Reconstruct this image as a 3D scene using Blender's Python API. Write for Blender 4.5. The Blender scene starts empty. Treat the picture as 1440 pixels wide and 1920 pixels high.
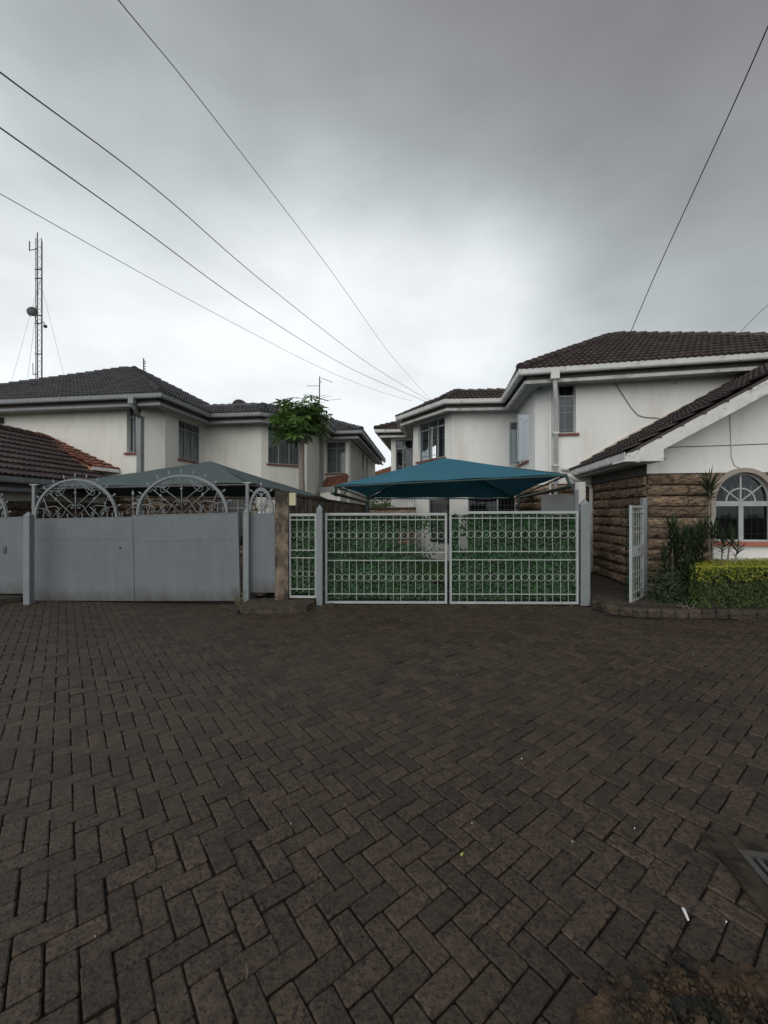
import bpy, bmesh, math, random
from mathutils import Vector, Matrix, noise as mnoise
R = math.radians
random.seed(7)
SC = bpy.context.scene
COL = SC.collection

# ------------------------------------------------------------------ camera
EYE, F = 1.67, 770.0
cd = bpy.data.cameras.new('camera'); cam = bpy.data.objects.new('camera', cd); COL.objects.link(cam)
cam.location = (0, 0, EYE); cam.rotation_euler = (R(90), 0, 0)
cd.sensor_width = 36; cd.lens = F / 1920 * 36; cd.clip_start = 0.05; cd.clip_end = 3000
SC.camera = cam

# ------------------------------------------------------------------ sky and light
SUN_EL, SUN_AZ = 36, 196      # degrees; azimuth clockwise from +Y (behind the camera)
W = bpy.data.worlds.new('World'); SC.world = W; W.use_nodes = True
def build_world():
    nt = W.node_tree; nt.nodes.clear(); N = nt.nodes; L = nt.links
    out = N.new('ShaderNodeOutputWorld'); bg = N.new('ShaderNodeBackground'); bg.inputs[1].default_value = 0.1
    L.new(bg.outputs[0], out.inputs[0])
    sky = N.new('ShaderNodeTexSky'); sky.sky_type = 'NISHITA'; sky.sun_disc = False
    sky.sun_elevation = R(SUN_EL); sky.sun_rotation = R(SUN_AZ)
    tc = N.new('ShaderNodeTexCoord'); sep = N.new('ShaderNodeSeparateXYZ'); L.new(tc.outputs['Generated'], sep.inputs[0])
    def math_(op, a, b=None, c=None):
        m = N.new('ShaderNodeMath'); m.operation = op
        for i, v in enumerate((a, b, c)):
            if v is None: continue
            if isinstance(v, (int, float)): m.inputs[i].default_value = v
            else: L.new(v, m.inputs[i])
        return m.outputs[0]
    # large soft cloud masses
    mp = N.new('ShaderNodeMapping'); mp.inputs['Scale'].default_value = (1.0, 1.0, 2.1); mp.inputs['Location'].default_value = (3.1, .4, 1.7)
    L.new(tc.outputs['Generated'], mp.inputs[0])
    n1 = N.new('ShaderNodeTexNoise'); n1.inputs['Scale'].default_value = 1.5; n1.inputs['Detail'].default_value = 5; n1.inputs['Roughness'].default_value = .45
    n1.inputs['Distortion'].default_value = .25
    L.new(mp.outputs[0], n1.inputs['Vector'])
    n2 = N.new('ShaderNodeTexNoise'); n2.inputs['Scale'].default_value = 4.2; n2.inputs['Detail'].default_value = 6; n2.inputs['Roughness'].default_value = .5
    L.new(mp.outputs[0], n2.inputs['Vector'])
    z = math_('ADD', sep.outputs['Z'], math_('MULTIPLY', math_('SUBTRACT', n1.outputs[0], .5), .30))
    # brighter towards the left of the view, and a thin bright patch of cloud over the far end of the road
    z = math_('ADD', z, math_('MULTIPLY', sep.outputs['X'], .30))
    vd = N.new('ShaderNodeVectorMath'); vd.operation = 'DOT_PRODUCT'; L.new(tc.outputs['Generated'], vd.inputs[0])
    d = Vector((10, 770, 400)).normalized(); vd.inputs[1].default_value = d
    blob = math_('POWER', math_('MAXIMUM', vd.outputs['Value'], 0.0), 26.0)
    z = math_('SUBTRACT', z, math_('MULTIPLY', blob, .24))
    v2 = N.new('ShaderNodeVectorMath'); v2.operation = 'DOT_PRODUCT'; L.new(tc.outputs['Generated'], v2.inputs[0]); v2.inputs[1].default_value = Vector((230, 770, 470)).normalized()
    z = math_('SUBTRACT', z, math_('MULTIPLY', math_('POWER', math_('MAXIMUM', v2.outputs['Value'], 0.0), 110.0), .14))
    ramp = N.new('ShaderNodeValToRGB'); cr = ramp.color_ramp; cr.interpolation = 'B_SPLINE'
    stops = [(-.10, (.62, .64, .655)), (.10, (.80, .83, .85)), (.30, (.70, .735, .745)), (.45, (.47, .505, .51)), (.58, (.31, .335, .335)), (.72, (.24, .25, .262)), (.88, (.185, .178, .197)), (1.05, (.135, .135, .145))]
    cr.elements[0].position = 0; cr.elements[1].position = 1
    while len(cr.elements) < len(stops): cr.elements.new(.5)
    for e, (p, c) in zip(cr.elements, stops): e.position = (p + .2) / 1.4; e.color = (*c, 1)
    L.new(math_('DIVIDE', math_('ADD', z, .2), 1.4), ramp.inputs[0])
    var = math_('ADD', 1.0, math_('MULTIPLY', math_('SUBTRACT', n2.outputs[0], .5), .48))
    gain = math_('MULTIPLY', var, 10.0 * SKY_GAIN)
    vs = N.new('ShaderNodeVectorMath'); vs.operation = 'SCALE'; L.new(ramp.outputs[0], vs.inputs[0]); L.new(gain, vs.inputs['Scale'])
    mx = N.new('ShaderNodeMix'); mx.data_type = 'RGBA'; mx.inputs[0].default_value = .94
    L.new(sky.outputs[0], mx.inputs[6]); L.new(vs.outputs[0], mx.inputs[7]); L.new(mx.outputs[2], bg.inputs[0])
SKY_GAIN = 1.28
build_world()
sd = bpy.data.lights.new('sun', 'SUN'); sd.energy = 1.35; sd.angle = R(70); sd.color = (1, .97, .93)
sun = bpy.data.objects.new('sun', sd); COL.objects.link(sun)
sdir = Vector((math.sin(R(SUN_AZ)) * math.cos(R(SUN_EL)), math.cos(R(SUN_AZ)) * math.cos(R(SUN_EL)), math.sin(R(SUN_EL))))
sun.rotation_euler = sdir.to_track_quat('Z', 'Y').to_euler(); sun.location = (0, -5, 20)
vs_ = SC.view_settings; SC.display_settings.display_device = 'sRGB'
vs_.view_transform = 'Standard'; vs_.look = 'None'; vs_.gamma = 1; vs_.exposure = 0.0; vs_.use_curve_mapping = False

# ------------------------------------------------------------------ helpers
def P(px, py, Y):                       # world point from a place in the picture and a depth
    return Vector(((px - 720) / F * Y, Y, EYE - (py - 960) / F * Y))
def G(px, Y, z=0.0): return Vector(((px - 720) / F * Y, Y, z))
def gy(py, z=0.0): return (EYE - z) * F / (py - 960)   # depth of a level z seen at row py
TH = R(8)
U = Vector((math.cos(TH), -math.sin(TH), 0)); V = Vector((math.sin(TH), math.cos(TH), 0)); Z = Vector((0, 0, 1))

def tag(o, label=None, cat=None, group=None, kind=None):
    if label: o['label'] = label
    if cat: o['category'] = cat
    if group: o['group'] = group
    if kind: o['kind'] = kind
    return o
def thing(name, loc, label, cat, group=None):
    o = bpy.data.objects.new(name, None); COL.objects.link(o); o.location = loc; o.empty_display_size = .2
    return tag(o, label, cat, group)
def rootloc(o):
    v = Vector((0, 0, 0))
    while o is not None: v += o.location; o = o.parent
    return v
def mesh_data(name, vs, fs, mat, smooth=False):
    me = bpy.data.meshes.new(name); me.from_pydata([tuple(v) for v in vs], [], fs)
    if mat: me.materials.append(mat)
    if smooth:
        me.polygons.foreach_set('use_smooth', [True] * len(me.polygons))
    me.update(); return me
def place(name, me, parent, M):
    o = bpy.data.objects.new(name, me); COL.objects.link(o)
    if parent is not None:
        o.parent = parent; M = Matrix.Translation(-rootloc(parent)) @ M
    o.matrix_local = M if parent is not None else M
    return o
class MB:
    def __init__(s): s.v = []; s.f = []; s.sm = False
    def add(s, vs, fs):
        k = len(s.v); s.v += [Vector(v) for v in vs]; s.f += [tuple(i + k for i in f) for f in fs]; return s
    def box(s, a, b, M=None):
        x0, y0, z0 = a; x1, y1, z1 = b
        vs = [(x0,y0,z0),(x1,y0,z0),(x1,y1,z0),(x0,y1,z0),(x0,y0,z1),(x1,y0,z1),(x1,y1,z1),(x0,y1,z1)]
        if M is not None: vs = [M @ Vector(v) for v in vs]
        return s.add(vs, [(0,3,2,1),(4,5,6,7),(0,1,5,4),(1,2,6,5),(2,3,7,6),(3,0,4,7)])
    def bbox(s, a, b, M=None, bv=.006):   # box with chamfered vertical and top edges
        x0, y0, z0 = a; x1, y1, z1 = b; c = bv
        ring = lambda z, i: [(x0+c+i,y0+i,z),(x1-c-i,y0+i,z),(x1-i,y0+c+i,z),(x1-i,y1-c-i,z),(x1-c-i,y1-i,z),(x0+c+i,y1-i,z),(x0+i,y1-c-i,z),(x0+i,y0+c+i,z)]
        vs = ring(z0, 0) + ring(z1 - c, 0) + ring(z1, c)
        if M is not None: vs = [M @ Vector(v) for v in vs]
        fs = []
        for r in (0, 8):
            for i in range(8): fs.append((r+i, r+(i+1)%8, r+8+(i+1)%8, r+8+i))
        fs.append(tuple(range(16, 24))); fs.append(tuple(reversed(range(8))))
        return s.add(vs, fs)
    def prism(s, pts, d):                 # polygon extruded by vector d
        n = len(pts); vs = [Vector(p) for p in pts] + [Vector(p) + Vector(d) for p in pts]
        return s.add(vs, [tuple(reversed(range(n))), tuple(range(n, 2*n))] + [(i, (i+1)%n, (i+1)%n+n, i+n) for i in range(n)])
    def tube(s, pts, r, n=6, closed=False, rr=None):
        pts = [Vector(p) for p in pts]; m = len(pts)
        if m < 2: return s
        up = None; rings = []
        for i, p in enumerate(pts):
            if closed: t = pts[(i+1) % m] - pts[i-1]
            else: t = pts[min(i+1, m-1)] - pts[max(i-1, 0)]
            if t.length < 1e-9: t = Vector((0,0,1))
            t.normalize()
            if up is None:
                up = Vector((0,0,1)) if abs(t.z) < .9 else Vector((0,1,0))
            a = up - t * up.dot(t)
            if a.length < 1e-6: a = t.orthogonal()
            a.normalize(); up = a; b = t.cross(a); q = rr[i] if rr else r
            rings.append([p + (a * math.cos(2*math.pi*k/n) + b * math.sin(2*math.pi*k/n)) * q for k in range(n)])
        vs = [v for g in rings for v in g]; fs = []
        for i in range(m if closed else m-1):
            j = (i+1) % m
            for k in range(n): fs.append((i*n+k, i*n+(k+1)%n, j*n+(k+1)%n, j*n+k))
        if not closed: fs += [tuple(reversed(range(n))), tuple((m-1)*n + k for k in range(n))]
        return s.add(vs, fs)
    def lathe(s, prof, n=12, M=None):     # prof: (r, z)
        vs = [Vector((r*math.cos(2*math.pi*k/n), r*math.sin(2*math.pi*k/n), z)) for r, z in prof for k in range(n)]
        if M is not None: vs = [M @ v for v in vs]
        fs = [(i*n+k, i*n+(k+1)%n, (i+1)*n+(k+1)%n, (i+1)*n+k) for i in range(len(prof)-1) for k in range(n)]
        return s.add(vs, fs + [tuple(reversed(range(n))), tuple((len(prof)-1)*n+k for k in range(n))])
    def build(s, name, mat, parent=None, smooth=False):
        off = rootloc(parent) if parent is not None else Vector((0,0,0))
        o = bpy.data.objects.new(name, mesh_data(name, [v - off for v in s.v], s.f, mat, smooth)); COL.objects.link(o)
        if parent is not None: o.parent = parent
        return o
def solo(mb, name, mat, label, cat, group=None, smooth=False, kind=None):  # a thing that is one mesh; origin at its base
    lo = Vector((sum(v.x for v in mb.v)/len(mb.v), sum(v.y for v in mb.v)/len(mb.v), min(v.z for v in mb.v)))
    o = bpy.data.objects.new(name, mesh_data(name, [v - lo for v in mb.v], mb.f, mat, smooth)); COL.objects.link(o); o.location = lo
    return tag(o, label, cat, group, kind)

# ------------------------------------------------------------------ materials
def mat(name, c1, c2=None, rough=.7, scale=6, detail=5, bump=0, bscale=40, metal=0, spec=.5, streak=None, rand=0, coords='Object', trans=0, c3=None, s3=2.0, t3=(.5,.65), rvar=0):
    m = bpy.data.materials.new(name); m.use_nodes = True; nt = m.node_tree; N = nt.nodes; L = nt.links
    b = N['Principled BSDF']; b.inputs['Roughness'].default_value = rough; b.inputs['Metallic'].default_value = metal
    b.inputs['Specular IOR Level'].default_value = spec
    tc = N.new('ShaderNodeTexCoord')
    if coords == 'World':
        g = N.new('ShaderNodeNewGeometry'); vec = g.outputs['Position']
    else: vec = tc.outputs['Object']
    if rand:   # shift the texture from object to object
        oi = N.new('ShaderNodeObjectInfo'); gg = N.new('ShaderNodeNewGeometry')
        ad = N.new('ShaderNodeMath'); ad.operation = 'ADD'; L.new(oi.outputs['Random'], ad.inputs[0]); L.new(gg.outputs['Random Per Island'], ad.inputs[1])
        fr = N.new('ShaderNodeMath'); fr.operation = 'FRACT'; L.new(ad.outputs[0], fr.inputs[0]); rnd = fr.outputs[0]
        mu = N.new('ShaderNodeMath'); mu.operation = 'MULTIPLY'; L.new(rnd, mu.inputs[0]); mu.inputs[1].default_value = 37
        va = N.new('ShaderNodeVectorMath'); va.operation = 'ADD'; L.new(vec, va.inputs[0]); L.new(mu.outputs[0], va.inputs[1]); vec = va.outputs[0]
    n = N.new('ShaderNodeTexNoise'); n.inputs['Scale'].default_value = scale; n.inputs['Detail'].default_value = detail; n.inputs['Roughness'].default_value = .6
    src = vec
    if streak:
        mp = N.new('ShaderNodeMapping'); mp.inputs['Scale'].default_value = streak; L.new(vec, mp.inputs[0]); src = mp.outputs[0]
    L.new(src, n.inputs['Vector'])
    c2 = c2 or c1
    rp = N.new('ShaderNodeValToRGB'); rp.color_ramp.elements[0].position = .32; rp.color_ramp.elements[1].position = .68
    rp.color_ramp.elements[0].color = (*c1, 1); rp.color_ramp.elements[1].color = (*c2, 1); L.new(n.outputs[0], rp.inputs[0]); col = rp.outputs[0]
    if c3:
        n3 = N.new('ShaderNodeTexNoise'); n3.inputs['Scale'].default_value = s3; n3.inputs['Detail'].default_value = 6; n3.inputs['Roughness'].default_value = .65; L.new(src, n3.inputs['Vector'])
        r3 = N.new('ShaderNodeMapRange'); r3.inputs[1].default_value = t3[0]; r3.inputs[2].default_value = t3[1]; L.new(n3.outputs[0], r3.inputs[0])
        m3 = N.new('ShaderNodeMix'); m3.data_type = 'RGBA'; L.new(r3.outputs[0], m3.inputs[0]); L.new(col, m3.inputs[6]); m3.inputs[7].default_value = (*c3, 1); col = m3.outputs[2]
    if rand:
        mr = N.new('ShaderNodeMapRange'); mr.inputs[3].default_value = 1 - rand; mr.inputs[4].default_value = 1 + rand; L.new(rnd, mr.inputs[0])
        sc = N.new('ShaderNodeVectorMath'); sc.operation = 'SCALE'; L.new(col, sc.inputs[0]); L.new(mr.outputs[0], sc.inputs['Scale']); col = sc.outputs[0]
    L.new(col, b.inputs['Base Color'])
    if rvar:
        rr = N.new('ShaderNodeMapRange'); rr.inputs[3].default_value = rough - rvar; rr.inputs[4].default_value = rough + rvar; L.new(n.outputs[0], rr.inputs[0]); L.new(rr.outputs[0], b.inputs['Roughness'])
    if bump:
        nb = N.new('ShaderNodeTexNoise'); nb.inputs['Scale'].default_value = bscale; nb.inputs['Detail'].default_value = 6; nb.inputs['Roughness'].default_value = .6; L.new(vec, nb.inputs['Vector'])
        bp = N.new('ShaderNodeBump'); bp.inputs['Strength'].default_value = min(1, bump * 8); bp.inputs['Distance'].default_value = bump * .05; L.new(nb.outputs[0], bp.inputs['Height']); L.new(bp.outputs[0], b.inputs['Normal'])
    if trans:
        tr = N.new('ShaderNodeBsdfTranslucent'); L.new(col, tr.inputs[0]); ms = N.new('ShaderNodeMixShader'); ms.inputs[0].default_value = trans
        L.new(b.outputs[0], ms.inputs[1]); L.new(tr.outputs[0], ms.inputs[2]); L.new(ms.outputs[0], N['Material Output'].inputs[0])
    return m
M_ = {}
M_['wall_l'] = mat('cream render', (.70,.69,.63), (.77,.76,.70), .85, 1.2, 6, .03, 60, c3=(.56,.53,.46), s3=1.1, t3=(.52,.8), streak=(1.6,1.6,.4))
M_['wall_r'] = mat('white render', (.75,.745,.71), (.82,.815,.78), .85, 1.2, 6, .03, 60, c3=(.63,.58,.52), s3=1.0, t3=(.53,.8), streak=(1.6,1.6,.35))
M_['gutter_g'] = mat('grey painted gutter', (.20,.212,.222), (.25,.262,.272), .5, 5, c3=(.2,.2,.2), s3=3, t3=(.55,.75))
M_['gutter_w'] = mat('white painted gutter', (.56,.56,.54), (.66,.66,.64), .5, 4, c3=(.30,.28,.25), s3=5, t3=(.55,.72))
M_['fascia_g'] = mat('grey fascia', (.20,.215,.22), (.26,.27,.28), .6, 5)
M_['fascia_w'] = mat('white fascia', (.50,.50,.48), (.60,.60,.57), .6, 5, c3=(.35,.33,.3), s3=3)
M_['board_d'] = mat('dark painted board and gap shade', (.11,.10,.088), (.15,.138,.12), .8, 4)
M_['soffit'] = mat('soffit board', (.40,.39,.36), (.52,.51,.47), .7, 4, rand=.12)
M_['tile'] = mat('charcoal roof tile', (.042,.042,.047), (.082,.080,.086), .62, 9, 6, .08, 90, rand=.28, c3=(.075,.072,.068), s3=4, t3=(.56,.75))
M_['tile_b'] = mat('brown black roof tile', (.032,.023,.021), (.068,.050,.046), .62, 9, 6, .08, 90, rand=.3, c3=(.075,.055,.05), s3=4, t3=(.56,.75))
M_['tile_o'] = mat('orange clay tile', (.17,.06,.035), (.27,.105,.06), .8, 9, 6, .05, 90, rand=.25, c3=(.06,.045,.035), s3=4, t3=(.48,.64))
M_['mortar_p'] = mat('faint orange mortar', (.62,.50,.40), (.66,.58,.50), .9, 7, 5, .05)
M_['mortar_o'] = mat('orange stained mortar', (.42,.22,.13), (.55,.38,.27), .9, 7, 5, .05)
M_['stone'] = mat('rough brown stone', (.16,.105,.065), (.36,.26,.17), .85, 6, 9, .5, 22, rand=.34, c3=(.06,.046,.035), s3=5, t3=(.48,.62))
M_['stone_dk'] = mat('recessed mortar', (.05,.04,.03), (.09,.07,.055), .95, 8, 5, .1)
M_['kerb'] = mat('weathered kerb concrete', (.026,.020,.014), (.075,.055,.036), .85, 9, 8, .4, 30, rand=.4, c3=(.03,.028,.02), s3=4, t3=(.5,.62))
M_['plaster'] = mat('stained plaster', (.12,.09,.062), (.27,.21,.15), .9, 6, 9, .4, 24, c3=(.04,.032,.025), s3=4.5, t3=(.42,.58), streak=(1,1,.55))
M_['steel'] = mat('grey painted steel', (.122,.140,.152), (.148,.167,.18), .55, 1.6, 8, .02, 30, c3=(.115,.13,.135), s3=2.2, t3=(.5,.75), streak=(2.6,2.6,.8), rvar=.1)
M_['steel_post'] = mat('grey painted steel tube', (.17,.19,.20), (.21,.228,.237), .5, 4, 6, c3=(.15,.15,.15), s3=3, t3=(.56,.7))
M_['bar'] = mat('pale green grey painted bar', (.27,.31,.28), (.34,.38,.34), .5, 6, 5, c3=(.30,.32,.28), s3=5, t3=(.56,.7))
M_['frame_w'] = mat('white painted steel', (.31,.34,.335), (.40,.425,.415), .5, 4, c3=(.4,.4,.38), s3=5, t3=(.58,.72))
M_['frame_d'] = mat('grey window frame', (.20,.215,.22), (.27,.28,.28), .5, 5)
M_['sill'] = mat('red oxide sill', (.16,.05,.04), (.22,.075,.055), .7, 6)
M_['sill_o'] = mat('orange red sill', (.36,.105,.065), (.42,.14,.09), .6, 6)
M_['curtain'] = mat('grey net curtain', (.60,.61,.60), (.75,.76,.75), .9, 3, 4, streak=(9,9,.5))
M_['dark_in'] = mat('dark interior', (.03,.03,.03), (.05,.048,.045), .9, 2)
M_['black'] = mat('black plastic', (.015,.015,.016), (.03,.03,.03), .5, 9)
M_['cable'] = mat('black cable', (.012,.012,.013), None, .6)
M_['galv'] = mat('dull galvanised steel', (.055,.05,.045), (.12,.115,.11), .55, 8, metal=.4)
M_['fabric_b'] = mat('teal blue shade net', (.017,.125,.185), (.026,.155,.222), .75, 1.5, 5, .05, 300, trans=.12)
M_['fabric_g'] = mat('dark grey green shade net', (.055,.082,.085), (.075,.105,.105), .8, 1.5, 5, .05, 300, trans=.08)
M_['hem_g'] = mat('green hem', (.01,.075,.06), (.015,.10,.08), .7, 4)
M_['steel_gn'] = mat('dark green steel', (.01,.03,.025), (.02,.05,.04), .5, 6)
M_['bark'] = mat('pale papaya bark', (.17,.14,.115), (.28,.24,.20), .9, 8, 6, .2, 40, streak=(1,1,4))
M_['leaf_p'] = mat('papaya leaf', (.06,.125,.028), (.13,.23,.05), .45, 3, 4, trans=.25, rand=.35)
M_['leaf_d'] = mat('dark strap leaf', (.012,.028,.009), (.030,.052,.016), .7, 3, 4, rand=.3)
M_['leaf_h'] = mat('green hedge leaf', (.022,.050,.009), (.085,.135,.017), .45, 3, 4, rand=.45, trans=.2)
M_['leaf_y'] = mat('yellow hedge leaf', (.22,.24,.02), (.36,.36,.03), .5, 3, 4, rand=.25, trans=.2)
M_['leaf_i'] = mat('artificial ivy leaf', (.014,.050,.018), (.042,.112,.036), .5, 4, 4, rand=.55)
M_['twig'] = mat('dark twig', (.03,.024,.018), (.06,.05,.035), .9, 8)
M_['grass'] = mat('grass blade', (.04,.09,.015), (.08,.15,.03), .6, 5, rand=.3, trans=.15)
M_['soil'] = mat('dark soil', (.022,.016,.012), (.05,.038,.028), .95, 9, 8, .5, 30, coords='World')
M_['concrete'] = mat('rough wet concrete', (.045,.029,.018), (.10,.066,.040), .75, 7, 9, .6, 22, coords='World', c3=(.018,.018,.015), s3=6, t3=(.46,.56), rvar=.15, spec=.2)
M_['concrete2'] = mat('drain concrete', (.034,.025,.017), (.064,.048,.033), .8, 8, 9, .4, 40, coords='World', c3=(.020,.016,.012), s3=7, t3=(.48,.6), spec=.25)
M_['yard'] = mat('driveway', (.07,.052,.038), (.11,.085,.065), .8, 4, 7, .2, 40, coords='World')
M_['far_ground'] = mat('far ground', (.05,.055,.03), (.09,.08,.05), .9, .5, 6, coords='World')
M_['white'] = mat('white gloss', (.75,.75,.72), (.8,.8,.78), .5, 8)
M_['yellowed'] = mat('yellowed plastic', (.42,.40,.24), (.52,.50,.33), .5, 5)
M_['leafbit'] = mat('fallen yellow leaf', (.40,.42,.08), (.5,.5,.15), .6, 20)
M_['dish'] = mat('grey dish', (.035,.035,.038), (.06,.06,.062), .5, 5)
M_['sheet'] = mat('dark grey sheet', (.12,.125,.125), (.15,.155,.155), .6, 3)

def glass_mat(name, tint, mixv=.35):
    m = bpy.data.materials.new(name); m.use_nodes = True; N = m.node_tree.nodes; L = m.node_tree.links
    N.remove(N['Principled BSDF']); o = N['Material Output']
    g = N.new('ShaderNodeBsdfGlossy'); g.inputs['Roughness'].default_value = .03; g.inputs[0].default_value = (.9,.95,1,1)
    t = N.new('ShaderNodeBsdfTransparent'); t.inputs[0].default_value = (*tint, 1)
    f = N.new('ShaderNodeFresnel'); f.inputs[0].default_value = 1.55
    nz = N.new('ShaderNodeTexNoise'); nz.inputs['Scale'].default_value = 2; bp = N.new('ShaderNodeBump'); bp.inputs['Strength'].default_value = .25; bp.inputs['Distance'].default_value = .01
    L.new(nz.outputs[0], bp.inputs['Height']); L.new(bp.outputs[0], g.inputs['Normal'])
    a = N.new('ShaderNodeMath'); a.operation = 'MULTIPLY_ADD'; a.inputs[1].default_value = .55; a.inputs[2].default_value = mixv * .2; a.use_clamp = True; L.new(f.outputs[0], a.inputs[0])
    mx = N.new('ShaderNodeMixShader'); L.new(a.outputs[0], mx.inputs[0]); L.new(t.outputs[0], mx.inputs[1]); L.new(g.outputs[0], mx.inputs[2]); L.new(mx.outputs[0], o.inputs[0])
    return m
M_['glass'] = glass_mat('window glass', (.45,.47,.47), .0)
M_['glass_c'] = glass_mat('clear window glass', (.70,.72,.72), .0)
M_['glass_f'] = glass_mat('bright casement glass', (.5,.53,.53), 1.3)
def paver_mat():
    m = mat('wet clay paver', (.033,.0225,.0145), (.084,.0585,.038), .54, 22, 9, 0, coords='World', rand=.32, c3=(.013,.010,.009), s3=60, t3=(.50,.60), rvar=.12, spec=.4)
    nt = m.node_tree; N = nt.nodes; L = nt.links; b = N['Principled BSDF']
    g = N.new('ShaderNodeNewGeometry')
    def ns(s, d, r=.6):
        n = N.new('ShaderNodeTexNoise'); n.inputs['Scale'].default_value = s; n.inputs['Detail'].default_value = d; n.inputs['Roughness'].default_value = r; L.new(g.outputs['Position'], n.inputs['Vector']); return n
    n1 = ns(60, 5, .7); vo = N.new('ShaderNodeTexVoronoi'); vo.inputs['Scale'].default_value = 75; L.new(g.outputs['Position'], vo.inputs['Vector'])
    mx = N.new('ShaderNodeMath'); mx.operation = 'MULTIPLY_ADD'; L.new(vo.outputs['Distance'], mx.inputs[0]); mx.inputs[1].default_value = .35; L.new(n1.outputs[0], mx.inputs[2])
    bp = N.new('ShaderNodeBump'); bp.inputs['Strength'].default_value = .9; bp.inputs['Distance'].default_value = .008
    L.new(mx.outputs[0], bp.inputs['Height']); L.new(bp.outputs[0], b.inputs['Normal'])
    for sx_, sy_, rr_, k_ in ((-1.84,4.51,.22,.75),(-1.11,4.10,.17,.7),(-.04,4.04,.13,.85),(.62,1.40,.16,.5),(-4.2,5.6,.4,.4),(2.6,3.6,.5,.35),(-2.6,2.7,.35,.3)):
        vd_ = N.new('ShaderNodeVectorMath'); vd_.operation = 'DISTANCE'; L.new(g.outputs['Position'], vd_.inputs[0]); vd_.inputs[1].default_value = (sx_, sy_, 0)
        nn_ = ns(7, 4); ma = N.new('ShaderNodeMath'); ma.operation = 'MULTIPLY_ADD'; L.new(nn_.outputs[0], ma.inputs[0]); ma.inputs[1].default_value = rr_*1.1; L.new(vd_.outputs['Value'], ma.inputs[2])
        mr_ = N.new('ShaderNodeMapRange'); mr_.inputs[1].default_value = rr_*1.7; mr_.inputs[2].default_value = rr_*.7; mr_.inputs[4].default_value = k_; L.new(ma.outputs[0], mr_.inputs[0])
        mk = N.new('ShaderNodeMix'); mk.data_type = 'RGBA'; ol_ = b.inputs['Base Color'].links[0].from_socket; L.new(mr_.outputs[0], mk.inputs[0]); L.new(ol_, mk.inputs[6]); mk.inputs[7].default_value = (.014,.010,.008,1); L.new(mk.outputs[2], b.inputs['Base Color'])
    # worn silt and soil lying over the pavers in broad uneven patches
    n2 = ns(.9, 6, .6); r = N.new('ShaderNodeMapRange'); r.inputs[1].default_value = .47; r.inputs[2].default_value = .70; L.new(n2.outputs[0], r.inputs[0])
    m3 = N.new('ShaderNodeMix'); m3.data_type = 'RGBA'; old = b.inputs['Base Color'].links[0].from_socket
    f = N.new('ShaderNodeMath'); f.operation = 'MULTIPLY'; L.new(r.outputs[0], f.inputs[0]); f.inputs[1].default_value = .55
    L.new(f.outputs[0], m3.inputs[0]); L.new(old, m3.inputs[6]); m3.inputs[7].default_value = (.056,.041,.026,1); L.new(m3.outputs[2], b.inputs['Base Color'])
    return m
M_['paver'] = paver_mat()
M_['joint'] = mat('joint soil', (.004,.003,.0025), (.014,.010,.008), .95, 12, 6, .3, 60, coords='World')

def dirty_sheet(m):      # dents, and mud splashed up from the ground
    nt = m.node_tree; N = nt.nodes; L = nt.links; b = N['Principled BSDF']; tc = N.new('ShaderNodeTexCoord')
    sp = N.new('ShaderNodeSeparateXYZ'); L.new(tc.outputs['Object'], sp.inputs[0])
    n = N.new('ShaderNodeTexNoise'); n.inputs['Scale'].default_value = 5; n.inputs['Detail'].default_value = 8; n.inputs['Roughness'].default_value = .7; L.new(tc.outputs['Object'], n.inputs['Vector'])
    a = N.new('ShaderNodeMath'); a.operation = 'MULTIPLY_ADD'; L.new(n.outputs[0], a.inputs[0]); a.inputs[1].default_value = -.55; L.new(sp.outputs['Z'], a.inputs[2])
    r = N.new('ShaderNodeMapRange'); r.inputs[1].default_value = .02; r.inputs[2].default_value = -.30; r.inputs[4].default_value = .75; L.new(a.outputs[0], r.inputs[0])
    mx = N.new('ShaderNodeMix'); mx.data_type = 'RGBA'; old = b.inputs['Base Color'].links[0].from_socket; L.new(r.outputs[0], mx.inputs[0]); L.new(old, mx.inputs[6]); mx.inputs[7].default_value = (.06,.052,.042,1)
    n3 = N.new('ShaderNodeTexNoise'); n3.inputs['Scale'].default_value = 11; n3.inputs['Detail'].default_value = 3; L.new(tc.outputs['Object'], n3.inputs['Vector'])
    r3 = N.new('ShaderNodeMapRange'); r3.inputs[1].default_value = .735; r3.inputs[2].default_value = .76; r3.inputs[4].default_value = .7; L.new(n3.outputs[0], r3.inputs[0])
    m3 = N.new('ShaderNodeMix'); m3.data_type = 'RGBA'; L.new(r3.outputs[0], m3.inputs[0]); L.new(mx.outputs[2], m3.inputs[6]); m3.inputs[7].default_value = (.09,.05,.03,1); L.new(m3.outputs[2], b.inputs['Base Color'])
    n2 = N.new('ShaderNodeTexNoise'); n2.inputs['Scale'].default_value = 2.4; n2.inputs['Detail'].default_value = 2; L.new(tc.outputs['Object'], n2.inputs['Vector'])
    bp = N.new('ShaderNodeBump'); bp.inputs['Strength'].default_value = .5; bp.inputs['Distance'].default_value = .03; L.new(n2.outputs[0], bp.inputs['Height']); L.new(bp.outputs[0], b.inputs['Normal'])
dirty_sheet(M_['steel'])
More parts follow.
